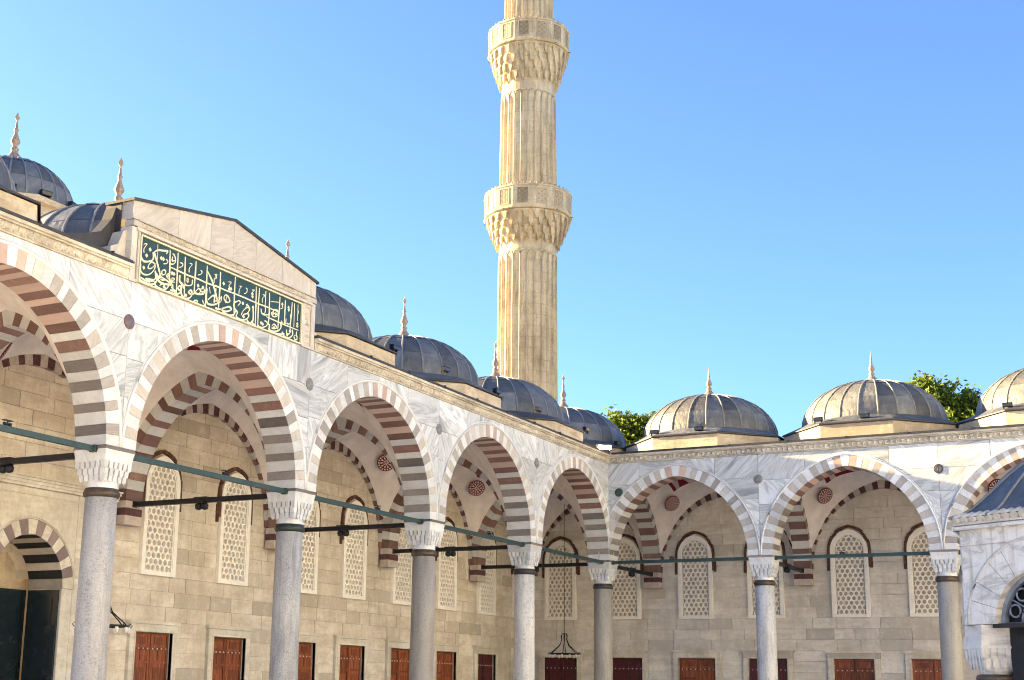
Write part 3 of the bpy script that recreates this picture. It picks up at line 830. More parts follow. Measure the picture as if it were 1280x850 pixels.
FINP = MB().lathe([(.42, -.02), (.40, .02), (.26, .1), (.14, .2), (.09, .27), (.12, .3), (.12, .33), (.07, .36), (.075, .4), (.125, .46), (.135, .50), (.10, .57), (.055, .66), (.04, .74), (.06, .77), (.04, .8), (.03, .95), (.008, 1.16)], 16).mesh('finial', M['stone_white'])
DM = {'c': dome_meshes(M['lead'], M['rib']), 'w': dome_meshes(M['lead_sunlit'], M['rib_sunlit'], 2.36)}
def octo(ap, z, a0=pi/8): return [(ap/cos(pi/8)*cos(a0+k*pi/4), ap/cos(pi/8)*sin(a0+k*pi/4), z) for k in range(8)]
def drum_meshes(ap):
    b = MB(); b.loft([octo(ap, 9.55), octo(ap, 10.17)]); d = b.mesh('drum', M['drum'])
    b = MB(); b.loft([octo(ap+.05, 10.175), octo(ap+.06, 10.19), octo(ap+.06, 10.22), octo(ap-.02, 10.26)], cap=False)
    o = octo(ap-.02, 10.26)
    R48 = [(2.38*cos(pi/8+2*pi*k/48), 2.38*sin(pi/8+2*pi*k/48), 10.50) for k in range(48)]
    O48 = []
    for k in range(8):
        p, q = Vector(o[k]), Vector(o[(k+1) % 8])
        for j in range(6): O48.append(tuple(p+(q-p)*j/6))
    b.loft([O48, R48], 1, False, False)
    c = b.mesh('drum_cap', [M['dark_lead'], M['lead']])
    return d, c
DRUM = {2.8: drum_meshes(2.78)}
# the drum is open inside so that the vault shows: remove its caps
for d_, c_ in DRUM.values():
    bm = bmesh.new(); bm.from_mesh(d_)
    bmesh.ops.delete(bm, geom=[f for f in bm.faces if len(f.verts) == 8], context='FACES'); bm.to_mesh(d_); bm.free()
def floodlight_meshes():
    b = MB(); b.box(-.2, .2, -.09, .09, .1, .26); b.box(-.17, -.13, -.04, .04, 0, .1); b.box(.13, .17, -.04, .04, 0, .1); b.box(-.21, .21, -.1, .1, .26, .275)
    gl = MB(); gl.box(-.18, .18, -.094, -.088, .12, .24)
    return b.mesh('housing', M['iron']), gl.mesh('lens', M['lampglass']), gl.mesh('lens', M['glow'])
FH, FG, FGL = floodlight_meshes(); FGD = FG.copy(); FGD.materials[0] = M['glass']
def floodlight(x, y, z, rz, lab, lit=False, sc=.72):
    T = thing('floodlight', lab, 'floodlight', (x, y, z), rz, 'floodlights on the roofs'); T.scale = (sc, sc, sc)
    part('housing', FH, T); part('lens', FGL if lit else FGD, T)
def dome(x, y, kind, lab, fin=FINM, frz=0.):
    T = thing('dome', lab, 'dome', (x, y, 0), 0, 'lead domes over the arcades')
    d, c = DRUM[2.8]; part('drum', d, T); part('drum_cap', c, T)
    sh, rb = DM[kind]
    for k in range(24):
        for q in sh: part('lead_sheet', q, T, None, (0, 0, 10.52), 2*pi*k/24)
        part('rib', rb, T, None, (0, 0, 10.52), 2*pi*k/24)
    part('finial', fin, T, None, (0, 0, 12.04), frz, (.82, .82, 1.16 if fin is FINM else 1.))
cv = 2.66
DOMES = [(-cv, -3.1, 'c', 'blue grey lead dome at the foot of the minaret, next to the corner dome'),
         (-cv, -9.3, 'c', 'blue grey lead dome with tall finial, second along the left arcade from corner'),
         (-cv, -15.5, 'c', 'blue grey lead dome rising just beyond the inscribed pediment'),
         (-cv, -22.1, 'c', 'blue grey lead dome tucked behind the high end of the pediment'),
         (-cv, -28.3, 'c', 'lead dome cut by the left edge above the nearest arch'),
         (-cv, cv-.05, 'c', 'low blue grey lead dome over the corner, beside the lit floodlight'),
         (3.08, cv, 'w', 'sun-toned grey lead dome with pointed finial, first of the right arcade'),
         (8.84, cv, 'w', 'sunlit brown grey lead dome with pointed finial before the green tree'),
         (14.5, cv, 'w', 'golden sunlit dome cut by the right edge of the photo'),
         (20.1, cv, 'w', 'end dome of the right arcade, past the fountain kiosk')]
for x, y, k, lab in DOMES: dome(x, y, k, lab, FINP if k == 'w' else FINM, .9)
fl = [(-.05, -5.2), (-.02, -1.4), (-.02, -8.2), (-.02, -11.4), (-.02, -14.2), (-.1, 1.6)]
FLN = ['dark floodlight box at the foot of the minaret dome, far side', 'dark floodlight box at the near foot of the corner-side dome', 'dark floodlight on the drum edge of the second left dome, corner end',
       'dark floodlight on the drum edge of the second left dome, pediment end', 'dark floodlight on the drum beside the pediment end', 'dark floodlight at the foot of the corner dome']
for (x, y), lab in zip(fl, FLN): floodlight(x+.02, y, 10.27, pi/2, lab)
for x, lab in ((1.95, 'dark floodlight on the first right drum, nearer the corner'), (3.55, 'dark floodlight on the first right drum, middle of its front'),
               (7.6, 'dark floodlight on the second right drum, nearer the corner'), (9.1, 'dark floodlight on the second right drum, middle of its front'), (13.4, 'dark floodlight on the sunlit drum at the right edge')):
    floodlight(x, .02, 10.27, 0, lab)
floodlight(.12, -.12, 9.72, pi/4-.15, 'lit floodlight glowing pink on the gutter corner between the arcades', True, 1.25)
for key, W in WINGS.items():
    B, s = W['B'], W['s']
    for k in range(W['n']):
        xs = sorted((s*k*B, s*(k+1)*B))
        part('roof', roof_ring(xs[0], xs[1], -HW+.2, D+.6, (xs[0]+xs[1])/2+(.3 if key == 'R' else 0), cv, 2.3, 9.705), WALLS[key], M['lead'])
part('roof', roof_ring(-D-.6, .05, -.05, D+.6, -cv, cv-.05, 2.3, 9.707), WALLS['R'], M['lead'])

# ------------------------------------------------------------------ pediment with the inscription
def pediment():
    T = thing('pediment', 'gabled marble pediment with a green panel of gilded Arabic lettering', 'pediment', (0, 0, 0), pi/2)
    # local x = -u ; front y
    y = -HW-.03
    x0, x1 = -24.92, -18.52
    out = [(x0, ZC), (x1, ZC), (x1, 10.93), (-21.72, 11.5), (x0, 10.97)]
    pan = (-24.62, -19.07, 9.37, 10.30)
    b = MB()
    # body as pieces: frame stones round the panel
    b.box(x0, pan[0]-.05, y, .25, ZC+.002, 10.42); b.box(pan[1]+.05, x1, y, .25, ZC+.002, 10.42)
    b.box(pan[0]-.05, pan[1]+.05, y+.1, .25, ZC+.002, 10.42)
    part('frame_stone', b, T, M['marble_warm'])
    # gable slabs
    def top(x): return 11.5-(11.5-10.95)*abs(x+21.72)/(3.2)
    xs = [x0, -23.55, -22.5, -21.72, -20.9, -19.9, x1]
    for i in range(6):
        a, c = xs[i]+.004, xs[i+1]-.004
        part('gable_slab', MB().prism([(a, 10.60), (c, 10.60), (c, top(c)), (a, top(a))], y, .22), T, M['marble_warm'])
    m = MB(); m.box(x0+.12, x1-.12, y-.05, y+.1, 10.36, 10.40); m.box(x0+.14, x1-.14, y-.02, y+.1, 10.40, 10.44)
    m.box(x0+.1, x1-.1, y-.075, y+.1, 10.555, 10.58); m.box(x0, x1, y-.03, y+.2, 10.44, 10.555); m.box(x0, x1, y-.02, y+.2, 10.58, 10.598)
    m.box(x0+.16, x0+.2, y-.03, y+.1, ZC+.06, 10.36); m.box(x1-.2, x1-.16, y-.03, y+.1, ZC+.06, 10.36)
    Mo = part('moulding', m, T, M['marble_warm'])
    lf = MB(); leaf_row(lf, pan[0]-.1, pan[1]+.1, y-.035, 10.44, 10.55, .16); part('leaf_carving', lf, Mo, M['cornice'], kind='stuff')
    lf = MB()
    for i in range(7):
        z = ZC+.1+i*.14; lf.add([(pan[1]+.12, y-.002, z), (pan[1]+.34, y-.002, z), (pan[1]+.23, y-.002, z+.14), (pan[1]+.23, y-.04, z+.05)], [(0, 1, 3), (1, 2, 3), (2, 0, 3)])
    part('side_carving', lf, Mo, M['cornice'], kind='stuff')
    # lead capping along the gable, down the rear
    c = MB()
    for a, e in ((x0-.05, -21.72), (-21.72, x1+.05)):
        c.prism([(a, top(a)+.0), (e, top(e)+.0), (e, top(e)+.055), (a, top(a)+.055)], y-.05, .3)
    c.box(x0-.03, x0-.002, y+.3, .28, 9.75, 10.98); c.box(x1+.002, x1+.03, y+.25, .26, 9.75, 10.95)
    # rear flashing swept from the gable end down to the roof
    pr = [(x0-.0, 10.95), (x0-.12, 10.6), (x0-.4, 10.25), (x0-.9, 10.05), (x0-1.6, 9.85), (x0-1.6, 9.72), (x0, 9.72)]
    c.prism(pr, .02, .3)
    part('end_stone', MB().prism([(x0-.004, ZC+.42), (x0-.004, 10.35), (x0-.1, 10.3), (x0-.22, 10.0), (x0-.42, 9.9), (x0-.42, ZC+.42)], y+.14, .0), T, M['marble_warm'])
    part('end_stone', MB().prism([(x1+.034, ZC+.42), (x1+.034, 10.1), (x1+.1, 10.0), (x1+.12, 9.85), (x1+.3, 9.8), (x1+.3, ZC+.42)], y+.14, .0), T, M['marble_warm'])
    part('lead_capping', c, T, M['dark_lead'])
    p = MB(); p.box(pan[0], pan[1], y+.03, y+.12, pan[2], pan[3])
    P = part('inscription_panel', p, T, M['green'])
    return T, P, pan, y
PED, PANEL, PANR, PY = pediment()
INK = [(0.032,0,[(-24.12,10.28),(-24.1,9.96)]),(0.062,0,[(-23.74,10.27),(-23.72,9.93),(-23.7,9.54)]),(0.062,0,[(-23.49,10.28),(-23.48,9.9),(-23.47,9.42)]),(0.062,0,[(-23.26,10.26),(-23.24,9.86),(-23.22,9.385)]),(0.062,0,[(-22.91,10.27),(-22.91,10.0),(-22.92,9.65)]),(0.062,0,[(-22.54,10.27),(-22.53,9.85),(-22.53,9.385)]),(0.062,0,[(-22.08,10.25),(-22.08,9.89),(-22.09,9.45)]),(0.045,0,[(-23.7,9.91),(-23.42,9.9),(-23.15,9.89),(-22.78,9.9),(-22.53,9.89),(-22.25,9.9),(-21.97,9.9)]),(0.062,1,[(-24.6,9.99),(-24.6,9.88),(-24.51,9.81),(-24.37,9.84),(-24.25,9.91),(-24.23,10.01),(-24.25,10.07)]),(0.062,1,[(-24.23,10.06),(-24.12,10.15),(-23.95,10.19),(-23.81,10.22),(-23.85,10.15)]),(0.062,1,[(-24.21,10.07),(-24.15,9.97),(-24.08,9.84),(-24.01,9.71)]),(0.045,1,[(-24.18,9.85),(-24.26,9.86),(-24.34,9.79),(-24.36,9.71),(-24.28,9.72),(-24.19,9.8),(-24.17,9.86),(-24.17,9.75),(-24.26,9.63),(-24.38,9.56),(-24.51,9.55),(-24.58,9.61),(-24.58,9.74)]),(0.045,1,[(-23.9,9.8),(-23.95,9.75),(-23.93,9.69),(-23.85,9.72),(-23.84,9.79),(-23.9,9.8)]),(0.045,1,[(-24.01,9.71),(-23.97,9.64),(-23.9,9.62),(-23.78,9.6),(-23.69,9.58)]),(0.062,1,[(-24.15,9.71),(-24.12,9.6),(-24.16,9.52),(-24.28,9.49),(-24.42,9.47)]),(0.062,1,[(-24.6,9.49),(-24.57,9.4),(-24.46,9.385),(-24.3,9.385),(-24.15,9.44),(-24.08,9.54),(-24.1,9.67)]),(0.045,1,[(-24.56,9.46),(-24.42,9.43),(-24.28,9.45),(-24.17,9.49)]),(0.062,1,[(-24.08,9.64),(-24.03,9.53),(-23.89,9.51),(-23.74,9.53),(-23.64,9.56),(-23.71,9.65),(-23.8,9.7),(-23.72,9.77),(-23.77,9.64)]),(0.062,1,[(-24.13,9.5),(-24.11,9.41),(-24.02,9.385),(-23.87,9.385),(-23.75,9.46),(-23.71,9.56)]),(0.045,1,[(-23.98,9.58),(-23.89,9.58),(-23.81,9.62)]),(0.045,1,[(-23.99,9.44),(-23.91,9.5),(-23.85,9.48)]),(0.045,1,[(-23.66,10.21),(-23.6,10.19),(-23.56,10.12),(-23.57,10.04),(-23.64,9.99),(-23.7,9.98)]),(0.045,1,[(-23.65,10.15),(-23.66,10.06),(-23.57,10.09)]),(0.032,1,[(-23.41,10.09),(-23.33,10.09),(-23.34,10.03),(-23.43,9.98)]),(0.032,1,[(-23.65,9.63),(-23.55,9.69),(-23.63,9.7),(-23.62,9.62),(-23.53,9.64)]),(0.045,1,[(-23.63,9.48),(-23.6,9.57),(-23.58,9.47),(-23.47,9.47)]),(0.062,1,[(-23.47,9.42),(-23.54,9.44),(-23.67,9.43)]),(0.062,1,[(-23.73,9.385),(-23.55,9.385),(-23.38,9.44),(-23.33,9.54),(-23.37,9.6),(-23.43,9.55),(-23.39,9.51),(-23.3,9.55)]),(0.062,1,[(-23.39,9.83),(-23.39,9.7),(-23.29,9.65),(-23.24,9.58)]),(0.062,1,[(-23.32,9.64),(-23.32,9.46),(-23.25,9.385),(-23.15,9.385),(-23.02,9.45),(-22.98,9.55),(-23.03,9.6),(-23.09,9.54),(-22.99,9.52),(-22.88,9.58)]),(0.045,1,[(-23.23,9.75),(-23.21,9.67),(-23.1,9.68),(-23.0,9.73),(-22.99,9.84)]),(0.062,1,[(-22.92,9.65),(-22.88,9.58),(-22.72,9.59),(-22.59,9.65),(-22.58,9.74)]),(0.045,1,[(-22.88,9.6),(-22.78,9.7),(-22.7,9.67),(-22.76,9.6)]),(0.045,1,[(-22.66,9.74),(-22.73,9.68),(-22.64,9.66),(-22.57,9.73)]),(0.045,1,[(-22.88,9.42),(-22.8,9.43),(-22.81,9.385),(-22.9,9.385),(-22.88,9.43)]),(0.045,0,[(-22.64,9.49),(-22.55,9.385)]),(0.062,1,[(-22.5,9.78),(-22.51,9.61),(-22.46,9.46),(-22.27,9.48),(-22.12,9.55)]),(0.062,1,[(-22.45,9.54),(-22.29,9.68),(-22.22,9.64)]),(0.062,0,[(-22.51,10.15),(-22.35,9.99),(-22.2,9.73),(-22.08,9.49)]),(0.045,0,[(-22.43,9.83),(-22.39,9.7)]),(0.062,1,[(-22.21,9.86),(-22.23,9.68),(-22.25,9.53)]),(0.06,0,[(-24.34,10.1)]),(0.06,0,[(-24.43,9.95)]),(0.06,0,[(-23.99,10.02)]),(0.06,0,[(-23.93,10.02)]),(0.06,0,[(-24.01,9.62)]),(0.06,0,[(-23.64,9.8)]),(0.06,0,[(-23.58,9.8)]),(0.06,0,[(-23.14,9.77)]),(0.06,0,[(-22.8,9.76)]),(0.06,0,[(-22.64,9.76)]),(0.06,0,[(-24.49,9.68)]),(0.06,0,[(-24.31,9.45)]),(0.06,0,[(-23.85,9.45)]),(0.06,0,[(-23.17,9.45)]),(0.06,0,[(-23.14,9.8)]),(0.06,0,[(-22.07,9.68)]),(0.032,1,[(-24.52,10.17),(-24.44,10.18),(-24.52,10.07),(-24.51,9.98)]),(0.032,1,[(-23.11,10.16),(-23.03,10.16),(-23.11,10.05),(-23.11,9.96)]),(0.032,1,[(-22.28,10.15),(-22.2,10.16),(-22.28,10.05),(-22.28,9.95)]),(0.032,1,[(-24.52,10.16),(-24.54,10.13)]),(0.032,1,[(-22.75,10.11),(-22.7,10.09),(-22.73,10.03),(-22.83,9.98)]),(0.032,1,[(-23.85,10.04),(-23.79,10.01),(-23.83,9.95),(-23.92,9.92)]),(0.062,0,[(-22.09,10.26),(-22.07,9.8)]),(0.062,0,[(-21.57,10.29),(-21.57,9.86),(-21.55,9.385)]),(0.062,0,[(-20.81,10.27),(-20.79,9.84),(-20.78,9.39)]),(0.062,0,[(-20.69,10.27),(-20.7,9.81),(-20.69,9.385)]),(0.062,0,[(-20.45,10.26),(-20.45,9.87)]),(0.062,0,[(-20.31,10.26),(-20.29,9.81),(-20.3,9.51)]),(0.062,0,[(-19.91,10.27),(-19.92,9.93),(-19.94,9.49)]),(0.062,0,[(-19.7,10.24),(-19.7,9.96),(-19.7,9.68)]),(0.062,0,[(-19.43,10.26),(-19.44,9.97),(-19.48,9.6)]),(0.062,0,[(-19.33,10.26),(-19.32,9.69)]),(0.045,0,[(-19.19,10.27),(-19.19,9.88)]),(0.045,0,[(-22.25,9.92),(-21.91,9.9),(-21.57,9.91),(-21.18,9.91),(-20.77,9.9),(-20.38,9.91),(-19.92,9.9)]),(0.045,0,[(-20.4,9.68),(-20.03,9.67),(-19.65,9.66),(-19.14,9.66)]),(0.045,0,[(-20.25,10.07),(-19.94,10.13)]),(0.062,1,[(-22.2,9.43),(-22.06,9.43),(-21.88,9.51),(-21.73,9.57),(-21.65,9.53),(-21.8,9.45),(-21.95,9.43),(-21.99,9.48)]),(0.062,1,[(-21.94,9.4),(-21.88,9.385),(-21.71,9.385),(-21.55,9.45),(-21.5,9.58)]),(0.045,1,[(-21.88,9.8),(-21.93,9.71),(-21.81,9.65),(-21.72,9.7),(-21.79,9.79),(-21.88,9.8)]),(0.045,1,[(-21.83,9.79),(-21.87,9.62)]),(0.045,1,[(-22.01,9.74),(-22.02,9.62),(-22.14,9.54)]),(0.045,0,[(-22.22,9.84),(-22.19,9.7)]),(0.045,1,[(-22.22,9.57),(-22.11,9.62),(-22.06,9.69)]),(0.062,1,[(-21.48,9.76),(-21.57,9.69),(-21.54,9.58),(-21.44,9.52),(-21.47,9.42),(-21.33,9.385),(-21.14,9.43),(-21.03,9.53),(-21.08,9.61)]),(0.045,1,[(-21.52,9.72),(-21.41,9.79),(-21.35,9.76),(-21.43,9.67)]),(0.045,1,[(-21.3,9.49),(-21.24,9.6),(-21.11,9.71),(-21.01,9.71),(-21.08,9.59),(-21.21,9.53),(-21.26,9.46)]),(0.045,1,[(-21.15,9.77),(-21.05,9.75),(-21.01,9.66)]),(0.045,1,[(-21.09,9.8),(-21.16,9.69)]),(0.062,1,[(-20.89,9.76),(-20.87,9.57),(-20.89,9.44),(-21.02,9.385),(-21.09,9.44)]),(0.062,1,[(-20.78,9.39),(-20.86,9.4),(-20.93,9.45)]),(0.045,1,[(-20.6,9.82),(-20.56,9.72),(-20.45,9.75),(-20.43,9.88)]),(0.045,1,[(-20.53,9.7),(-20.43,9.71),(-20.29,9.76)]),(0.045,1,[(-20.21,9.83),(-20.14,9.75),(-19.98,9.8),(-19.97,9.92),(-20.09,9.92),(-20.17,9.84)]),(0.062,1,[(-20.25,9.54),(-20.26,9.42),(-20.14,9.4),(-19.93,9.46),(-19.82,9.57),(-19.85,9.69)]),(0.045,1,[(-20.17,9.51),(-20.09,9.58),(-19.98,9.53),(-20.06,9.48),(-20.18,9.47)]),(0.045,1,[(-20.46,9.57),(-20.35,9.56),(-20.36,9.48),(-20.47,9.42),(-20.6,9.385),(-20.69,9.41)]),(0.062,1,[(-20.3,9.43),(-20.17,9.385),(-19.93,9.385),(-19.68,9.45)]),(0.045,1,[(-19.82,9.73),(-19.76,9.66),(-19.66,9.7),(-19.64,9.82)]),(0.045,1,[(-19.61,9.72),(-19.51,9.72),(-19.45,9.82),(-19.48,9.96)]),(0.062,1,[(-19.77,9.48),(-19.67,9.385),(-19.51,9.39),(-19.36,9.5),(-19.38,9.62)]),(0.045,1,[(-19.6,9.57),(-19.58,9.48),(-19.47,9.51),(-19.46,9.63)]),(0.045,1,[(-19.24,9.53),(-19.3,9.47),(-19.24,9.41),(-19.17,9.47),(-19.21,9.54),(-19.2,9.62)]),(0.045,1,[(-19.16,9.44),(-19.25,9.39)]),(0.045,0,[(-19.82,10.14),(-19.79,10.04)]),(0.032,1,[(-19.87,9.99),(-19.79,10.04),(-19.81,10.09)]),(0.06,0,[(-21.96,10.03)]),(0.06,0,[(-21.76,9.96)]),(0.06,0,[(-21.7,9.98)]),(0.06,0,[(-20.94,10.07)]),(0.06,0,[(-20.93,10.01)]),(0.06,0,[(-21.26,9.77)]),(0.06,0,[(-21.21,9.48)]),(0.06,0,[(-20.89,9.77)]),(0.06,0,[(-20.57,9.49)]),(0.06,0,[(-20.51,9.48)]),(0.06,0,[(-20.13,9.83)]),(0.06,0,[(-20.04,9.83)]),(0.06,0,[(-20.08,9.5)]),(0.06,0,[(-19.81,10.12)]),(0.06,0,[(-19.56,10.1)]),(0.06,0,[(-19.55,10.05)]),(0.06,0,[(-19.19,9.8)]),(0.06,0,[(-19.19,9.75)]),(0.06,0,[(-19.57,9.45)]),(0.06,0,[(-19.47,9.56)]),(0.032,1,[(-21.41,10.12),(-21.34,10.13),(-21.41,10.04),(-21.41,9.94)]),(0.032,1,[(-20.56,10.15),(-20.48,10.15),(-20.56,10.06),(-20.56,9.96)]),(0.032,1,[(-21.18,10.14),(-21.13,10.12),(-21.15,10.04),(-21.23,10.0)]),(0.032,1,[(-21.8,10.11),(-21.7,10.13),(-21.77,10.04),(-21.75,9.99)]),(0.032,1,[(-22.25,10.14),(-22.21,10.09),(-22.26,10.05)]),(0.032,1,[(-19.21,10.16),(-19.17,10.09),(-19.21,10.0)]),(0.032,1,[(-20.96,10.15),(-20.87,10.17),(-20.94,10.11)])]
def ink():
    b = MB(); yb = PY+.026
    x0, x1, z0, z1 = PANR
    fr = MB()
    t = .028
    for q in ((x0-.02, x1+.02, z0-.03, z0), (x0-.02, x1+.02, z1, z1+.03), (x0-.03, x0, z0, z1), (x1, x1+.03, z0, z1)): fr.box(q[0], q[1], PY-.012, PY+.06, q[2], q[3])
    part('gilt_border', fr, PANEL, M['gold'])
    def stroke(pts, wd, y):
        n = len(pts); L = []; Rr = []
        for i, (x, z) in enumerate(pts):
            a = pts[max(0, i-1)]; c = pts[min(n-1, i+1)]; dx, dz = c[0]-a[0], c[1]-a[1]; l = hypot(dx, dz) or 1
            px, pz = -dz/l, dx/l
            e = .55 if i in (0, n-1) else 1.
            th = atan2(dz, dx); wdt = wd*e*.5*(.36+.46*abs(sin(th-.85)))
            L.append((x+px*wdt, z+pz*wdt)); Rr.append((x-px*wdt, z-pz*wdt))
        for i in range(n-1):
            q = [L[i], L[i+1], Rr[i+1], Rr[i]]
            b.prism(q, y, y+.02, back=False)
    def smooth(p):
        if len(p) < 3: return p
        o = []
        for i in range(len(p)-1):
            a, b1, c, d = p[max(0, i-1)], p[i], p[i+1], p[min(len(p)-1, i+2)]
            for k in range(4):
                t = k/4
                o.append(tuple(.5*((2*b1[j])+(-a[j]+c[j])*t+(2*a[j]-5*b1[j]+4*c[j]-d[j])*t*t+(-a[j]+3*b1[j]-3*c[j]+d[j])*t**3) for j in (0, 1)))
        return o+[p[-1]]
    for n, (wd, sm, pts) in enumerate(INK):
        if len(pts) == 1:
            x, z = pts[0]; r = wd*.75; b.prism([(x-r, z), (x, z-r), (x+r, z), (x, z+r)], yb-.002, yb+.02, back=False); continue
        stroke(smooth(pts) if sm else pts, wd, yb-.0007*(n % 9))
    if b.v: part('lettering', b, PANEL, M['gold'])
ink()

# ------------------------------------------------------------------ striped portal in the left wall
def portal():
    T = thing('portal', 'pale stone portal with a striped arch and dark door behind the nearest column', 'portal', (0, 0, 0), pi/2)
    xc = -21.68; a, h, zs = 1.08, 1.16, 3.72; y = D-.16; x0, x1 = PORT
    b = MB()
    def low(x):
        z = arch_z(x-xc, a, h, .34); return zs+z if z > 0 else 0
    for pl in spandrel(xc-a-.33, xc+a+.33, zs, 5.92, low, 40): b.prism(pl, y, D+.4)
    hts = [0, .5, .98, 1.5, 2.02, 2.5, 3.0, 3.5, 3.98, 4.45, 4.95, 5.42, 5.92]
    for i in range(12):
        for sx0, sx1 in ((x0+.3, xc-a-.338), (xc+a+.338, x1-.3)):
            sm = sx0+(sx1-sx0)*(.38 if i % 2 else .64)
            for e0, e1 in ((sx0, sm-.003), (sm+.003, sx1)): part('stone_block', MB().box(e0, e1, y-random.uniform(0, .006), D+.4, hts[i]+.003, hts[i+1]-.003), T, M['frame_stone'])
    b.box(xc-a-.335, xc-a, y+.01, D+.9, 0, zs-.005); b.box(xc+a, xc+a+.335, y+.01, D+.9, 0, zs-.005)
    b.box(x0, x0+.297, y-.05, D+.4, 0, 5.92); b.box(x1-.297, x1, y-.05, D+.4, 0, 5.92)
    part('surround', b, T, M['frame_stone'])
    m = MB()
    for i, (z0, z1, p) in enumerate(((5.925, 5.99, .03), (5.99, 6.06, .07), (6.06, 6.12, .12), (6.12, 6.16, .17))): m.box(x0-.05, x1+.05, y-.05-p, D+.2, z0, z1)
    for xx in (x0+.33, x1-.37): m.box(xx, xx+.035, y-.02, y+.05, .3, 5.75)
    m.box(x0+.33, x1-.33, y-.02, y+.05, 5.75, 5.785)
    pts = arch_pts(a, h, .40, 14); line = [(xc+x, y-.004, zs+z) for x, z in pts]+[(xc-x, y-.004, zs+z) for x, z in pts[::-1][1:]]
    m.tube([(xc+a+.62, y-.004, zs+.25), (line[2][0], y-.004, line[2][2])]+line[3:-3]+[(line[-3][0], y-.004, line[-3][2]), (xc-a-.62, y-.004, zs+.25)], .018, 5)
    part('moulding', m, T, M['frame_stone'])
    A = thing0('striped_arch', T, (xc, 0, zs))
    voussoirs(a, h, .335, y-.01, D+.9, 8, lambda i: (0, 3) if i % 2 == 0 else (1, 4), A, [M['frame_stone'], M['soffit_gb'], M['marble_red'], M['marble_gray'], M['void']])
    # niche: reveals, half dome, door
    n = MB(); n.box(xc-a-.3, xc+a+.3, D+1.6, D+1.7, 0, 5.2); n.box(xc-a-.3, xc+a+.3, D+.9, D+1.6, 5.1, 5.2)
    part('niche', n, T, M['lime_tan'])
    rings = []
    for k in range(7):
        p = pi/2*k/6.2; rings.append([(xc+1.05*cos(t)*cos(p), D+.92+.66*sin(t)*cos(p), zs+.25+.85*sin(p)) for t in [pi*i/12 for i in range(13)]])
    d = MB()
    for r in range(6):
        d.add(rings[r]+rings[r+1], [(i, i+1, 14+i, 13+i) for i in range(12)], 0, True)
    part('niche_hood', d, T, M['lime_tan'])
    f = MB(); f.box(xc-1.0, xc+.10, D+1.45, D+1.58, 3.0, 3.2); f.box(xc-.06, xc+.10, D+1.42, D+1.58, 0, 3.0); f.box(xc-1.0, xc-.84, D+1.42, D+1.58, 0, 3.0); f.box(xc-1.05, xc+.15, D+1.4, D+1.58, 3.2, 3.27)
    part('door_frame', f, T, M['frame_stone'])
    dd = MB(); dd.box(xc+.16, xc+1.06, D+.95, D+1.0, 0, zs-.02); dd.box(xc+.2, xc+.26, D+.94, D+.95, 0, zs-.1); dd.box(xc+.9, xc+.93, D+.935, D+.95, .4, zs-.2); dd.box(xc+.3, xc+.95, D+.94, D+.95, 2.2, 2.25)
    dd.box(xc-.84, xc-.06, D+1.5, D+1.55, 0, 3.0)
    dd.box(xc+a-.07, xc+a-.012, D-.1, D+.84, 0, zs-.03)
    for z0, z1 in ((.3, 1.5), (1.7, 2.5), (2.7, 3.5)): dd.box(xc+a-.09, xc+a-.07, D+.05, D+.1, z0, z1); dd.box(xc+a-.09, xc+a-.07, D+.68, D+.73, z0, z1); dd.box(xc+a-.085, xc+a-.07, D+.1, D+.68, z0, z0+.05); dd.box(xc+a-.085, xc+a-.07, D+.1, D+.68, z1-.05, z1)
    part('door', dd, T, M['door'])
def thing0(name, parent, loc):
    b = MB(); pts = arch_pts(1.08, 1.16, .355, 12); b.tube([(x, D-.172, z) for x, z in pts]+[(-x, D-.172, z) for x, z in pts[::-1][1:]], .016, 5)
    return part(name, b, parent, M['frame_stone'], loc)
M['soffit_gb'] = marble('plum grey voussoir', (.27, .20, .20), (.2, .15, .15), .4)
portal()

# ------------------------------------------------------------------ tie beams with their small lamps
def beam_mesh(length, wdt, hgt, name, mat):
    b = MB(); b.box(0, length, -wdt/2, wdt/2, -hgt/2, hgt/2); b.box(0, .18, -wdt/2-.02, wdt/2+.02, -hgt/2-.015, hgt/2+.015); b.box(length-.18, length, -wdt/2-.02, wdt/2+.02, -hgt/2-.015, hgt/2+.015)
    for x in (.09, length-.09): b.box(x-.03, x+.03, -wdt/2-.04, wdt/2+.04, -.03, .03)
    return b.mesh(name, mat)
def tie(p0, p1, mat, wd, hg, lab, grp):
    v = Vector(p1)-Vector(p0); T = thing('tie_beam', lab, 'tie beam', p0, atan2(v.y, v.x), grp)
    part('bar', beam_mesh(v.length, wd, hg, 'bar', mat), T)
    return T
SPOT = MB(); SPOT.box(-.16, .16, -.07, .07, -.03, .03); SPOT.box(-.02, .02, -.02, .02, .03, .11); SPOT.box(-.2, .2, -.09, .09, .1, .125)
SPOTB = MB(); SPOTB.lathe([(.03, -.2), (.085, -.17), (.1, -.08), (.06, -.03)], 10, -.09); SPOTB.lathe([(.03, -.2), (.085, -.17), (.1, -.08), (.06, -.03)], 10, .1)
SPM, SPB = SPOT.mesh('bracket', M['iron']), SPOTB.mesh('lamp_head', M['iron'])
def spot(x, y, z, rz, lab, sc_=.95):
    T = thing('lamp', lab, 'lamp', (x, y, z), rz, 'small lamps fixed on the tie beams'); part('bracket', SPM, T); part('lamp_head', SPB, T); T.scale = (sc_, sc_, sc_)
zb = 5.93
ORD = ['next to the corner', 'second from the corner', 'third from the corner', 'below the inscription', 'nearest the viewer']
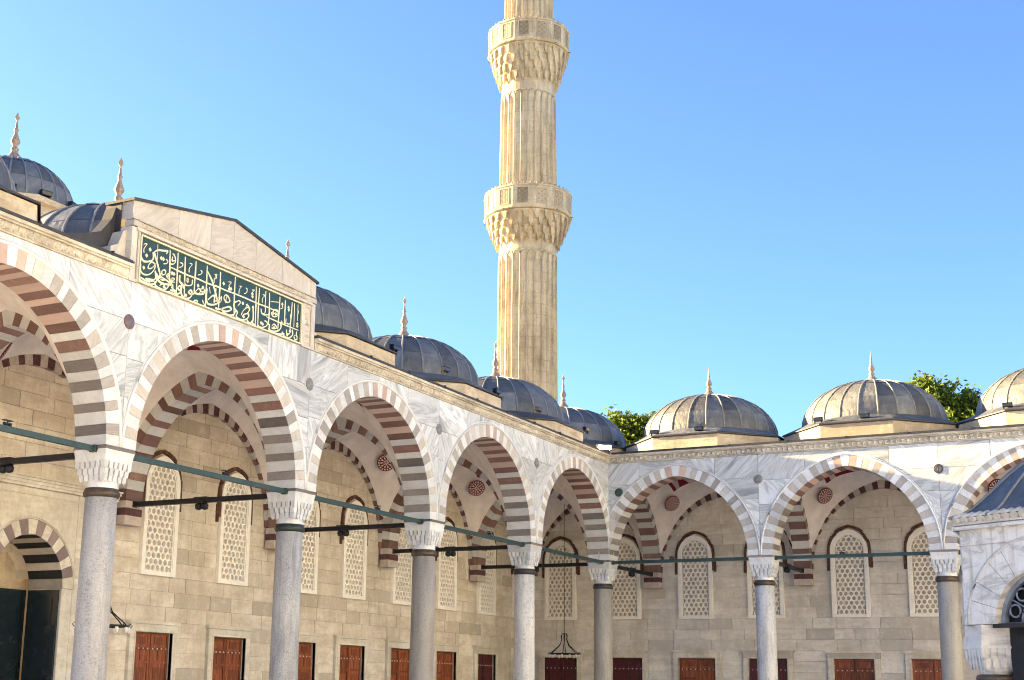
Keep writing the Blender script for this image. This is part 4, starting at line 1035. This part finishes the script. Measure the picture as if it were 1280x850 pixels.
for k in range(5):
    tie((.12, -(k+1)*BL+.3, zb), (.12, -k*BL-.3, zb), M['green_iron'], .09, .105, 'green iron tie beam along the left arcade, '+ORD[k], 'green tie beams')
    spot(.12, -(k+.42)*BL, zb+.1, pi/2, 'small lamp on top of the green beam, left arcade bay '+ORD[k], .5)
for k in range(3):
    tie((k*BR+.3, -.12, zb), ((k+1)*BR-.3, -.12, zb), M['green_iron'], .09, .105, 'green iron tie beam across the right arcade, '+['next to the corner', 'second from the corner', 'half hidden by fountain'][k], 'green tie beams')
    spot((k+.45)*BR, -.12, zb+.1, 0, 'small lamp on top of green beam, right arcade '+['bay next to corner', 'second bay from corner', 'bay behind the fountain'][k], .5)
ORC = ['corner', 'white marble', 'smooth brownish grey', 'speckled granite', 'mottled granite', 'outermost']
for n in range(0, 6):
    tie((-.2, -n*BL, zb-.02), (-4.85, -n*BL, zb-.02), M['iron'], .1, .12, 'black iron tie beam from the %s column back to the left wall' % ORC[n], 'black tie beams')
    spot(-2.6, -n*BL, zb-.06, 0, 'black double lamp under the tie beam behind the %s column' % ORC[n])
for n in range(0, 3):
    tie((n*BR, .2, zb-.02), (n*BR, 4.85, zb-.02), M['iron'], .1, .12, 'black iron tie beam running back from the %s' % ['corner column to the right wall', 'grey streaked column to the right wall', 'drab column by the fountain'][n], 'black tie beams')
    spot(n*BR, 2.7, zb-.06, pi/2, 'black double lamp under the beam behind the %s' % ['corner column, right wall side', 'grey streaked white column', 'drab grey column'][n])

# ------------------------------------------------------------------ hanging ring lamps
def chandelier(x, y, z, lab):
    T = thing('chandelier', lab, 'chandelier', (x, y, 0), 0, 'iron ring lamps hanging in the porticoes')
    c = MB(); c.tube([(0, 0, z+.75), (0, 0, 10.6)], .012, 5); part('chain', c, T, M['iron'])
    r = MB()
    r.tube([(.55*cos(2*pi*i/28), .55*sin(2*pi*i/28), z) for i in range(28)], .022, 5, closed=True)
    r.tube([(.2*cos(2*pi*i/16), .2*sin(2*pi*i/16), z+.02) for i in range(16)], .015, 5, closed=True)
    for k in range(6):
        a = 2*pi*k/6
        r.tube([(q*cos(a), q*sin(a), z+e) for q, e in ((.55, 0), (.45, .1), (.2, .3), (.1, .52), (.12, .66), (.07, .74), (.03, .72))], .016, 5)
        r.tube([(q*cos(a), q*sin(a), z+e) for q, e in ((.55, 0), (.62, .06), (.66, .02), (.62, -.03))], .012, 5)
    part('ring', r, T, M['iron'])
    gl = MB().lathe([(.012, -.15), (.035, -.13), (.045, -.06), (.03, -.02)], 8).mesh('glass_cup', M['lampglass'])
    for k in range(12): part('glass_cup', gl, T, None, (.55*cos(2*pi*(k+.5)/12), .55*sin(2*pi*(k+.5)/12), z))
chandelier(-2.6, 2.55, 2.92, 'black iron ring lamp hanging in the corner before a dark shutter')
chandelier(-2.6, -21.7, 2.80, 'black iron ring lamp peeping out behind the mottled granite column')

# ------------------------------------------------------------------ minaret
def minaret():
    T = thing('minaret', 'tall pale stone minaret with two carved balconies against the sky', 'minaret', (-8.24, 11, 0))
    NF = 24
    def sect(r, z, flute=.045):
        p = []
        for k in range(NF):
            for f, d in ((-.5, -.0), (-.38, .0), (-.28, -flute), (.28, -flute), (.38, 0)):
                t = 2*pi*(k+f)/NF+.05; rr = r*cos(pi/NF)/cos(pi/NF*f*2*.5) + d
                p.append((rr*cos(t), rr*sin(t), z))
        return p
    def segm(r0, r1, z0, z1):
        b = MB(); pl = .5
        b.loft([sect(r0, z0, 0), sect(r0, z0+pl, 0), sect(r0, z0+pl+.12, .07), sect(r1, z1-pl-.5, .07), sect(r1, z1-pl-.28, 0.0), sect(r1, z1, 0)])
        S = part('shaft', b, T, M['minaret'])
        # roll mouldings at the arrises, arch heads on top
        m = MB()
        for k in range(NF):
            t = 2*pi*(k+.5)/NF+.05
            m.tube([(r0*cos(t), r0*sin(t), z0+pl+.1), (r1*cos(t), r1*sin(t), z1-pl-.25)], .03, 6)
            arc = []
            for i in range(7):
                f = -.5+i/6; tt = 2*pi*(k+f)/NF+.05; arc.append((1.0*r1*cos(tt), r1*sin(tt), z1-pl-.32+.24*sqrt(max(0, 1-(2*f)**2))))
            m.tube(arc, .03, 4)
        part('roll_moulding', m, S, M['minaret'], kind='stuff')
    b = MB(); b.loft([octo(2.2, 0), octo(2.2, 9.), octo(1.5, 10.5)]); part('plinth', b, T, M['minaret'])
    segm(1.38, 1.34, 10.4, 21.85); segm(1.33, 1.28, 24.0, 29.75); segm(1.16, 1.10, 32.2, 39.5)
    b = MB(); b.lathe([(1.3, 39.5), (1.3, 39.8), (.02, 46)], 18); part('spire', b, T, M['lead'])
    def balcony(z0, z1, z2, r0, r1, lab):
        """muqarnas from z0 (radius r0) to z1, parapet z1..z2 of radius r1"""
        NP = 14
        def poly(r, z, n=NP): return [(r/cos(pi/n)*cos(2*pi*(k+.5)/n+.1), r/cos(pi/n)*sin(2*pi*(k+.5)/n+.1), z) for k in range(n)]
        b = MB(); b.loft([poly(r1-.03, z1), poly(r1+.02, z1+.03), poly(r1+.02, z1+.1), poly(r1-.02, z1+.12), poly(r1-.02, z2-.09), poly(r1+.02, z2-.07), poly(r1+.02, z2)])
        B_ = part('balcony', b, T, M['minaret']); B_['label'] = lab
        w_ = 2*(r1-.02)*math.tan(pi/NP)
        # carved panel: border and pierced stars
        pm = MB(); a, c = w_*.30, (z2-z1-.36)/2
        for q in ((-a, a, -c, -c+.035), (-a, a, c-.035, c), (-a, -a+.035, -c, c), (a-.035, a, -c, c)): pm.box(q[0], q[1], -.03, .01, q[2], q[3], 0)
        pm.box(-a+.03, a-.03, .0, .008, -c+.03, c-.03, 1)
        nx, nz = 3, 6
        for i in range(nx):
            for j in range(nz):
                x = -a+.06+(2*a-.12)*(i+.5)/nx; z = -c+.06+(2*c-.12)*(j+.5)/nz; r = .042
                if (i+j) % 2: pm.add([(x-r, -.012, z), (x, -.012, z-r), (x+r, -.012, z), (x, -.012, z+r)], [(0, 1, 2, 3)], 2)
                else: pm.box(x-.03, x+.03, -.014, 0, z-.03, z+.03, 0)
        pme = pm.mesh('carved_panel', [M['minaret'], M['minaret_pale'], M['mortar_dark']])
        me_ = MB().ball((0, 0, .07), .055, 6, 4); me_.box(-.02, .02, -.02, .02, 0, .05); kn = me_.mesh('knob', M['stone_white'])
        for k in range(NP):
            t = 2*pi*k/NP+.1+2*pi/NP
            R1 = r1-.02
            part('carved_panel', pme, B_, None, (R1*cos(t), R1*sin(t), (z1+z2)/2+.03), t+pi/2)
        NK = 42
        for k in range(NK):
            t = 2*pi*k/NK; part('knob', kn, B_, None, ((r1-.05)*cos(t), (r1-.05)*sin(t), z2-.005))
        H = z1-z0; tiers = 4
        b = MB(); prof = []
        for i in range(tiers):
            f0 = i/tiers; f1 = (i+1)/tiers; g = lambda f: r0+(r1-.06-r0)*f**.8
            prof += [(g(f0)-.03, z0+H*f0), (g(f1)-.13, z0+H*(f0*.4+f1*.6)), (g(f1)-.04, z0+H*f1-.03)]
        b.lathe(prof, 36, smooth=False); part('corbel_core', b, B_, M['minaret'])
        for i in range(tiers):
            f1 = (i+1)/tiers; g = lambda f: r0+(r1-.06-r0)*f**.8
            rr = g(f1); zt = z0+H*f1-.02; zbm = z0+H*(i/tiers)-.14; n = 24; mq = MB()
            for k in range(n):
                t = 2*pi*(k+(.5 if i % 2 else 0))/n; hw = pi/n*.46
                def P(ra, dt, z): return (ra*cos(t+dt), ra*sin(t+dt), z)
                rin = max(g(max(0, f1-1/tiers))-.06, r0-.03)
                zm = zbm+(zt-zbm)*.45
                mq.add([P(rr, -hw, zt), P(rr, hw, zt), P(rr-.02, hw*.8, zm), P(rr-.05, 0, zbm), P(rr-.02, -hw*.8, zm), P(rin, -hw, zt), P(rin, hw, zt), P(rin, hw*.5, zm), P(rin, -hw*.5, zm)],
                       [(0, 1, 2, 3, 4), (0, 4, 8, 5), (1, 6, 7, 2), (4, 3, 8), (2, 7, 3), (3, 7, 8), (0, 5, 6, 1)])
                # pointed niche head between the drops
                t2 = t+pi/n
                def Q(ra, dt, z): return (ra*cos(t2+dt), ra*sin(t2+dt), z)
                mq.add([Q(rr-.015, -hw*1.05, zt), Q(rr-.015, hw*1.05, zt), Q(rr-.015, hw*1.05, zt-.10), Q(rr-.015, 0, zt-.03), Q(rr-.015, -hw*1.05, zt-.10)], [(0, 1, 2, 3), (0, 3, 4)])
            part('stalactite_tier', mq, B_, M['minaret'], kind='stuff')
        hk = MB()
        for k in range(10):
            t = 2*pi*k/10+.2; hk.tube([(r1*cos(t), r1*sin(t), z1+.02), ((r1+.14)*cos(t), (r1+.14)*sin(t), z1+.0)], .015, 4)
        part('iron_hook', hk, B_, M['iron'], kind='stuff')
    M['mortar_dark'] = plain('pierced stone', (.33, .265, .175), .95); M['minaret_pale'] = plain('carved panel ground', (.50, .43, .32), .95)
    balcony(21.75, 23.05, 24.2, 1.34, 2.02, 'lower balcony with pierced parapet panels')
    balcony(29.75, 31.35, 32.5, 1.28, 1.92, 'upper balcony with pierced parapet panels')
minaret()

# ------------------------------------------------------------------ dome of the building behind the left arcade
def turret():
    T = thing('domed_turret', 'round lead dome on a stone drum behind the left arcade, tall finial', 'turret', (-8., -20.4, 0))
    b = MB(); b.loft([octo(1.7, 0), octo(1.7, 13.2), octo(1.8, 13.25), octo(1.8, 13.4)]); part('drum', b, T, M['drum'])
    sh, rb = dome_meshes(M['lead'], M['rib'], 1.66, 1.45)
    for k in range(24):
        for q in sh: part('lead_sheet', q, T, None, (0, 0, 13.4), 2*pi*k/24)
        part('rib', rb, T, None, (0, 0, 13.4), 2*pi*k/24)
    part('finial', FINM, T, None, (0, 0, 14.80), .9, (.9, .9, 1.2))
turret()
for i, (a, lab) in enumerate(((-.75, 'black floodlight at the foot of the turret dome, nearest the photo edge'), (-.25, 'black floodlight in the middle of the row below the turret dome'), (.3, 'black floodlight at the far end of the row below the turret dome'))):
    floodlight(-8+1.78*cos(a), -20.4+1.78*sin(a), 13.4, a+pi/2, lab)

# ------------------------------------------------------------------ fountain kiosk
def fountain():
    R = 2.8; cx, cy = 17.26, -18.68
    T = thing('fountain_kiosk', 'marble fountain kiosk with grilled arches and lead roof at right edge', 'fountain', (cx, cy, 0))
    ap = R*cos(pi/6)
    zsP, zE = 2.78, 4.4
    a, h = .79, .83; RG = .50
    f = MB()
    low = lambda x: zsP+max(0, arch_z(x, a, h, RG+.02)) if arch_z(x, a, h, RG+.02) > 0 else zsP
    hwid = R/2
    for pl in spandrel(-hwid+.02, hwid-.02, zsP, zE-.32, low, 40): f.prism(pl, -.02, .35)
    wall = f.mesh('face', M['stained'])
    fr = MB(); fr.box(-hwid, hwid, -.04, .35, zE-.318, zE-.30); fr.box(-hwid+.01, hwid-.01, -.02, .35, zE-.30, zE-.06); fr.box(-hwid-.08, hwid+.08, -.12, .35, zE-.06, zE); 
    frm = fr.mesh('frieze', M['stained'])
    rail = MB()
    o = [(x, zsP+z) for x, z in arch_pts(a, h, .0, 14)]; i2 = [(x, zsP+z) for x, z in arch_pts(a, h, -.07, 14)]
    oo = o+[(-x, z) for x, z in o[::-1][1:]]; ii = i2+[(-x, z) for x, z in i2[::-1][1:]]
    ring_mesh(oo, ii, .1, .2, rail); rail.box(-a, a, .1, .2, zsP-.05, zsP+.02)
    # tracery of rings and scrolls
    def ringt(x, z, r, w_=.045):
        pts = [(x+r*cos(2*pi*k/14), .15, z+r*sin(2*pi*k/14)) for k in range(14)]; rail.tube(pts, w_*.6, 5, closed=True)
    for r_, n in ((.48, 6), (.2, 3)):
        for k in range(n):
            t = pi*(k+.5)/n; ringt((r_+.08)*cos(t), zsP+.06+(r_+.10)*sin(t)*.98, .10, .03)
            t2 = pi*k/n; rail.tube([((r_-.1)*cos(t2), .15, zsP+.05+(r_-.1)*sin(t2)), ((r_+.22)*cos(t2), .15, zsP+.05+(r_+.22)*sin(t2))], .014, 5)
        rail.tube([(q*cos(pi*k/20), .15, zsP+.03+q*sin(pi*k/20)) for q in (r_-.06,) for k in range(21)], .018, 5)
    gm = rail.mesh('grille', M['grille'])
    dk = MB(); dk.box(-a, a, .3, .32, 1.0, zsP+h); dkm = dk.mesh('inner_shade_sheet', M['void'])  # black sheet added for the shade behind the grille
    bar = MB(); bar.box(-a-.1, a+.1, .02, .12, zsP-.06, zsP+.01); barm = bar.mesh('tie_bar', M['iron'])
    arm = MB(); pts = arch_pts(a, h, RG+.025, 14); arm.tube([(x, -.03, z) for x, z in pts]+[(-x, -.03, z) for x, z in pts[::-1][1:]], .03, 6); arm = arm.mesh('arch', M['marble_warm'])
    for k in range(6):
        t = -pi/2+pi/6+pi/3*k
        nx, ny = cos(t), sin(t)
        loc = (nx*ap, ny*ap, 0); rz = t+pi/2
        F = part('face', wall, T, None, loc, rz)
        part('frieze', frm, F); part('grille', gm, F); part('inner_shade_sheet', dkm, F); part('tie_bar', barm, F)
        A = part('arch', arm, F, None, (0, 0, zsP))
        _v(a, h, RG, -.045, .33, 5, lambda i: (0, 0), A, [M['stained']])
    # corner columns with stalactite capitals
    cap = MB()
    cap.loft([circ(.24, 1.95, 32), circ(.25, 2.0, 32), blend(.28, .28, .5, 2.1), blend(.33, .34, 1, 2.3), blend(.34, .36, 1, 2.4)])
    cap.box(-.39, .39, -.39, .39, 2.4, 2.44); cap.box(-.37, .37, -.37, .37, 2.44, 2.60); cap.box(-.35, .35, -.35, .35, 2.60, zsP-.003)
    def drops(hf, z0, z1, n, dep):
        w_ = 2*hf/n
        for k in range(4):
            c, s_ = [(1, 0), (0, 1), (-1, 0), (0, -1)][k]
            for i in range(n):
                t = -hf+w_*(i+.5); hw = w_*.34
                pr = [(hf, t-hw, z1), (hf, t+hw, z1), (hf-dep*.25, t+hw, z0+.05), (hf-dep*.5, t, z0), (hf-dep*.25, t-hw, z0+.05), (hf-dep-.05, t-hw, z1), (hf-dep-.05, t+hw, z1)]
                cap.add([(x*c-y*s_, x*s_+y*c, z) for x, y, z in pr], [(0, 1, 2, 3, 4), (0, 4, 5), (1, 6, 2), (2, 6, 5, 4, 3), (0, 5, 6, 1)])
    drops(.37, 2.2, 2.4, 6, .06); drops(.33, 2.05, 2.24, 5, .06)
    cm = cap.mesh('capital', M['stained'])
    sh = MB().lathe([(.36, 0), (.36, .2), (.26, .26), (.25, 1.85)], 24).mesh('corner_shaft', M['marble_red'])
    cl = MB().lathe([(.25, 1.84), (.31, 1.86), (.33, 1.92), (.31, 1.97), (.25, 1.985)], 24).mesh('collar', M['bronze'])
    for k in range(6):
        t = -pi/2+pi/3*k
        S = part('corner_shaft', sh, T, None, ((R-.46)*cos(t), (R-.46)*sin(t), 0), t); part('capital', cm, S); part('collar', cl, S)
    # eave with a scalloped edge and the lead roof
    def hexr(r, z, n=8):
        p = []
        for k in range(6):
            a0, a1 = -pi/2+pi/3*k, -pi/2+pi/3*(k+1)
            for j in range(n):
                q = j/n; p.append((r*(cos(a0)*(1-q)+cos(a1)*q), r*(sin(a0)*(1-q)+sin(a1)*q), z))
        return p
    def cirr(r, z): return [(r*cos(-pi/2+2*pi*k/48), r*sin(-pi/2+2*pi*k/48), z) for k in range(48)]
    def bl(t, r1, r2, z): return [tuple((1-t)*p+t*q for p, q in zip(A_, B_)) for A_, B_ in zip(hexr(r1, z), cirr(r2, z))]
    e = MB(); e.loft([hexr(R+.02, zE), hexr(R+.12, zE+.02), hexr(R+.12, zE+.06), hexr(R+.02, zE+.1)]); part('eave', e, T, M['marble_warm'])
    sc = MB()
    for k in range(6):
        a0, a1 = -pi/2+pi/3*k, -pi/2+pi/3*(k+1); p, q = Vector((cos(a0), sin(a0), 0))*(R+.15), Vector((cos(a1), sin(a1), 0))*(R+.15)
        n = 18; d = (q-p).normalized()
        for j in range(n):
            c = p+(q-p)*((j+.5)/n); w_ = (q-p).length/n*.46
            sc.tube([c+Vector((0, 0, zE+.10)), c*.93+Vector((0, 0, zE+.18))], w_, 8)
    part('eave_tile', sc, T, M['tile'], kind='stuff')
    r = MB()
    prof = [(0, 2.98, 2.7, zE+.14), (.1, 2.8, 2.62, zE+.18), (.3, 2.6, 2.46, zE+.32), (.6, 2.3, 2.2, zE+.6), (.85, 1.98, 1.92, zE+.88), (1, 1.65, 1.62, zE+1.12), (1, 1.2, 1.22, zE+1.35), (1, .6, .66, zE+1.54), (1, .12, .16, zE+1.61)]
    r.loft([bl(t, r1, r2, z) for t, r1, r2, z in prof], 0, True); part('lead_roof', r, T, M['lead'])
    rb = MB()
    for k in range(24):
        kk = k*2; rb.tube([Vector(bl(t, r1, r2, z)[kk])*1.0+Vector((0, 0, .012)) for t, r1, r2, z in prof], .03, 5)
    part('roof_rib', rb, T, M['rib'], kind='stuff')
    part('finial', FINM, T, None, (0, 0, zE+1.6))
    c = MB(); c.lathe([(1.7, 0), (1.7, 1.1), (1.6, 1.2)], 12); part('basin', c, T, M['marble'])
fountain()

# ------------------------------------------------------------------ trees behind the right arcade
def tree(x, y, lobes, n, lab, seed):
    random.seed(seed)
    T = thing('tree', lab, 'tree', (x, y, 0), 0, 'trees behind the right arcade')
    zt = max(l[2] for l in lobes)
    b = MB(); b.tube([(0, 0, 0), (.1, .05, 3), (-.05, .1, 6.5), (.05, 0, zt-2)], [.38, .3, .22, .1], 9); part('trunk', b, T, M['bark'])
    lm = MB()
    for lx, ly, lz, lr in lobes: lm.tube([(0, .05, 6+random.random()*2), (lx*.5, ly*.5, lz-1.5), (lx, ly, lz)], [.14, .09, .03], 6)
    part('limbs', lm, T, M['bark'], kind='stuff')
    lobes = lobes+[(lx+lr*1.05*cos(q), ly+lr*.5*sin(q*2), lz+lr*.9*abs(sin(q))+.05, .34) for lx, ly, lz, lr in lobes for q in [random.uniform(0, 3.14) for _ in range(3)]]
    vs, fs = [], []
    tot = sum(l[3]**2 for l in lobes)
    for lx, ly, lz, lr in lobes:
        # leaf sprays: small clusters scattered through the lobe
        for c in range(int(n*lr**2/tot/26)):
            while True:
                d = Vector((random.uniform(-1, 1), random.uniform(-1, 1), random.uniform(-1, 1)))
                if .25 < d.length < 1: break
            d *= lr*(.75+.4*random.random()); cp = Vector((lx, ly, lz))+d; cr = random.uniform(.16, .38)
            tilt = random.uniform(0, 6.28)
            for q in range(26):
                p = cp+Vector((random.gauss(0, cr), random.gauss(0, cr), random.gauss(0, cr*.55)))
                nrm = Vector((random.gauss(0, 1), random.gauss(0, 1), random.gauss(.5, 1))).normalized()
                e1 = nrm.orthogonal().normalized(); e1.rotate(Matrix.Rotation(random.uniform(0, 6.28), 3, nrm)); e2 = nrm.cross(e1)
                L = random.uniform(.05, .17); w_ = L*random.uniform(.4, .6); o = len(vs)
                vs += [tuple(p-e1*L), tuple(p+e2*w_), tuple(p+e1*L), tuple(p-e2*w_)]; fs.append((o, o+1, o+2, o+3))
    me = bpy.data.meshes.new('crown'); me.from_pydata(vs, [], fs); me.materials.append(M['leaf']); part('crown', me, T)
tree(-6.0, 18, [(.0, 0, 13.7, 1.1), (-1.3, .4, 13.2, 1.3), (1.1, .2, 13.6, 1.1), (.2, -.5, 12.0, 1.6), (2.2, .5, 12.0, 1.4), (-2.2, 0, 11.8, 1.3)], 22000, 'leafy green tree showing between the corner dome and the first right dome', 1)
tree(8.9, 18, [(-.6, 0, 14.3, .9), (-1.4, .4, 13.6, 1.1), (.3, .3, 13.8, 1.0), (1.3, 0, 13.1, 1.1), (-.4, -.4, 12.7, 1.5), (2.0, .3, 12.2, 1.2), (-2.4, 0, 12.4, 1.3)], 24000, 'yellow green tree rising between the two largest right domes', 2)
tree(11.9, 24, [(.0, 0, 15.0, .8), (.9, .3, 14.5, 1.0), (-.9, 0, 13.9, 1.0), (.2, 0, 13.2, 1.4)], 9000, 'small darker treetop beside the dome cut by the right edge', 3)

# ------------------------------------------------------------------ the sunlit wing across the courtyard (it throws warm light back)
def far_wing():
    x = 36.5
    T = thing('arcade_wall', 'plain sunlit arcade wing closing the far side of the courtyard', 'arcade', (x, 0, 0), -pi/2, 'arcades round the courtyard')
    B = BL; a = B/2-HP; h = ZA-ZS; m = MB()
    for k in range(10):
        xc = (k+.5)*B
        for pl in spandrel(k*B, (k+1)*B, ZS, 9.7, lambda q: ZS+arch_z(q-xc, a, h), 24): m.prism(pl, -HW, HW)
    part('facing', m, T, M['hall'])
    c = MB()
    for k in range(11): c.lathe([(.32, 0), (.3, 5.1), (.46, 5.7), (.46, 6.0)], 12, k*B)
    part('pillars', c, T, M['marble_plain'], kind='stuff')
    b = MB(); b.box(0, 62, D, D+.5, 0, 9.7); b.box(0, 62, -HW, D+.5, 9.705, 9.9); part('rear_wall', b, T, M['lime_tan'])
far_wing()
def prayer_hall():
    """the mosque itself stands across the courtyard, to the right of the photograph, and takes the low sun full on its front"""
    T = thing('prayer_hall', 'tall sunlit prayer hall rising behind the far arcade, outside the photo', 'mosque', (43, -28, 0), -pi/2)
    m = MB(); st = M['hall']
    m.box(-34, 34, 0, 50, 0, 21.5); m.box(-34.3, 34.3, -.3, 50.3, 21.5, 22.1)
    for x in range(-32, 33, 4):
        for z in (11.3, 14.3, 17.6): m.box(x-1.1, x-.9, -.15, .1, z, z+2.2); m.box(x+.9, x+1.1, -.15, .1, z, z+2.2); m.box(x-1.1, x+1.1, -.15, .1, z+2.2, z+2.4)
    part('hall_wall', m, T, st)
    t = MB(); t.box(-27, 27, 3, 48, 22.1, 29.5); t.box(-27.3, 27.3, 2.7, 48.3, 29.5, 30); part('upper_tier', t, T, st)
    w_ = MB()
    for x in range(-32, 33, 4):
        for z in (11.3, 14.3, 17.6): w_.box(x-.9, x+.9, -.02, .05, z, z+2.2)
    part('window_band', w_, T, M['glass'], kind='stuff')
    d = MB(); d.lathe([(12.5, 30), (12.5, 33.5), (12.8, 33.6), (12.5, 34)]+[(12.4*cos(pi/2*k/8.1), 34+9.5*sin(pi/2*k/8.1)) for k in range(9)], 48, 0, 26); part('great_dome', d, T, M['lead'])
    e = MB()
    for x in (-20, 20): e.lathe([(3.4, 29), (3.4, 33), (3.6, 33.1)]+[(3.3*cos(pi/2*k/6.1), 33.2+3*sin(pi/2*k/6.1)) for k in range(7)], 16, x, 7)
    part('weight_tower', e, T, st, kind='stuff')
prayer_hall()
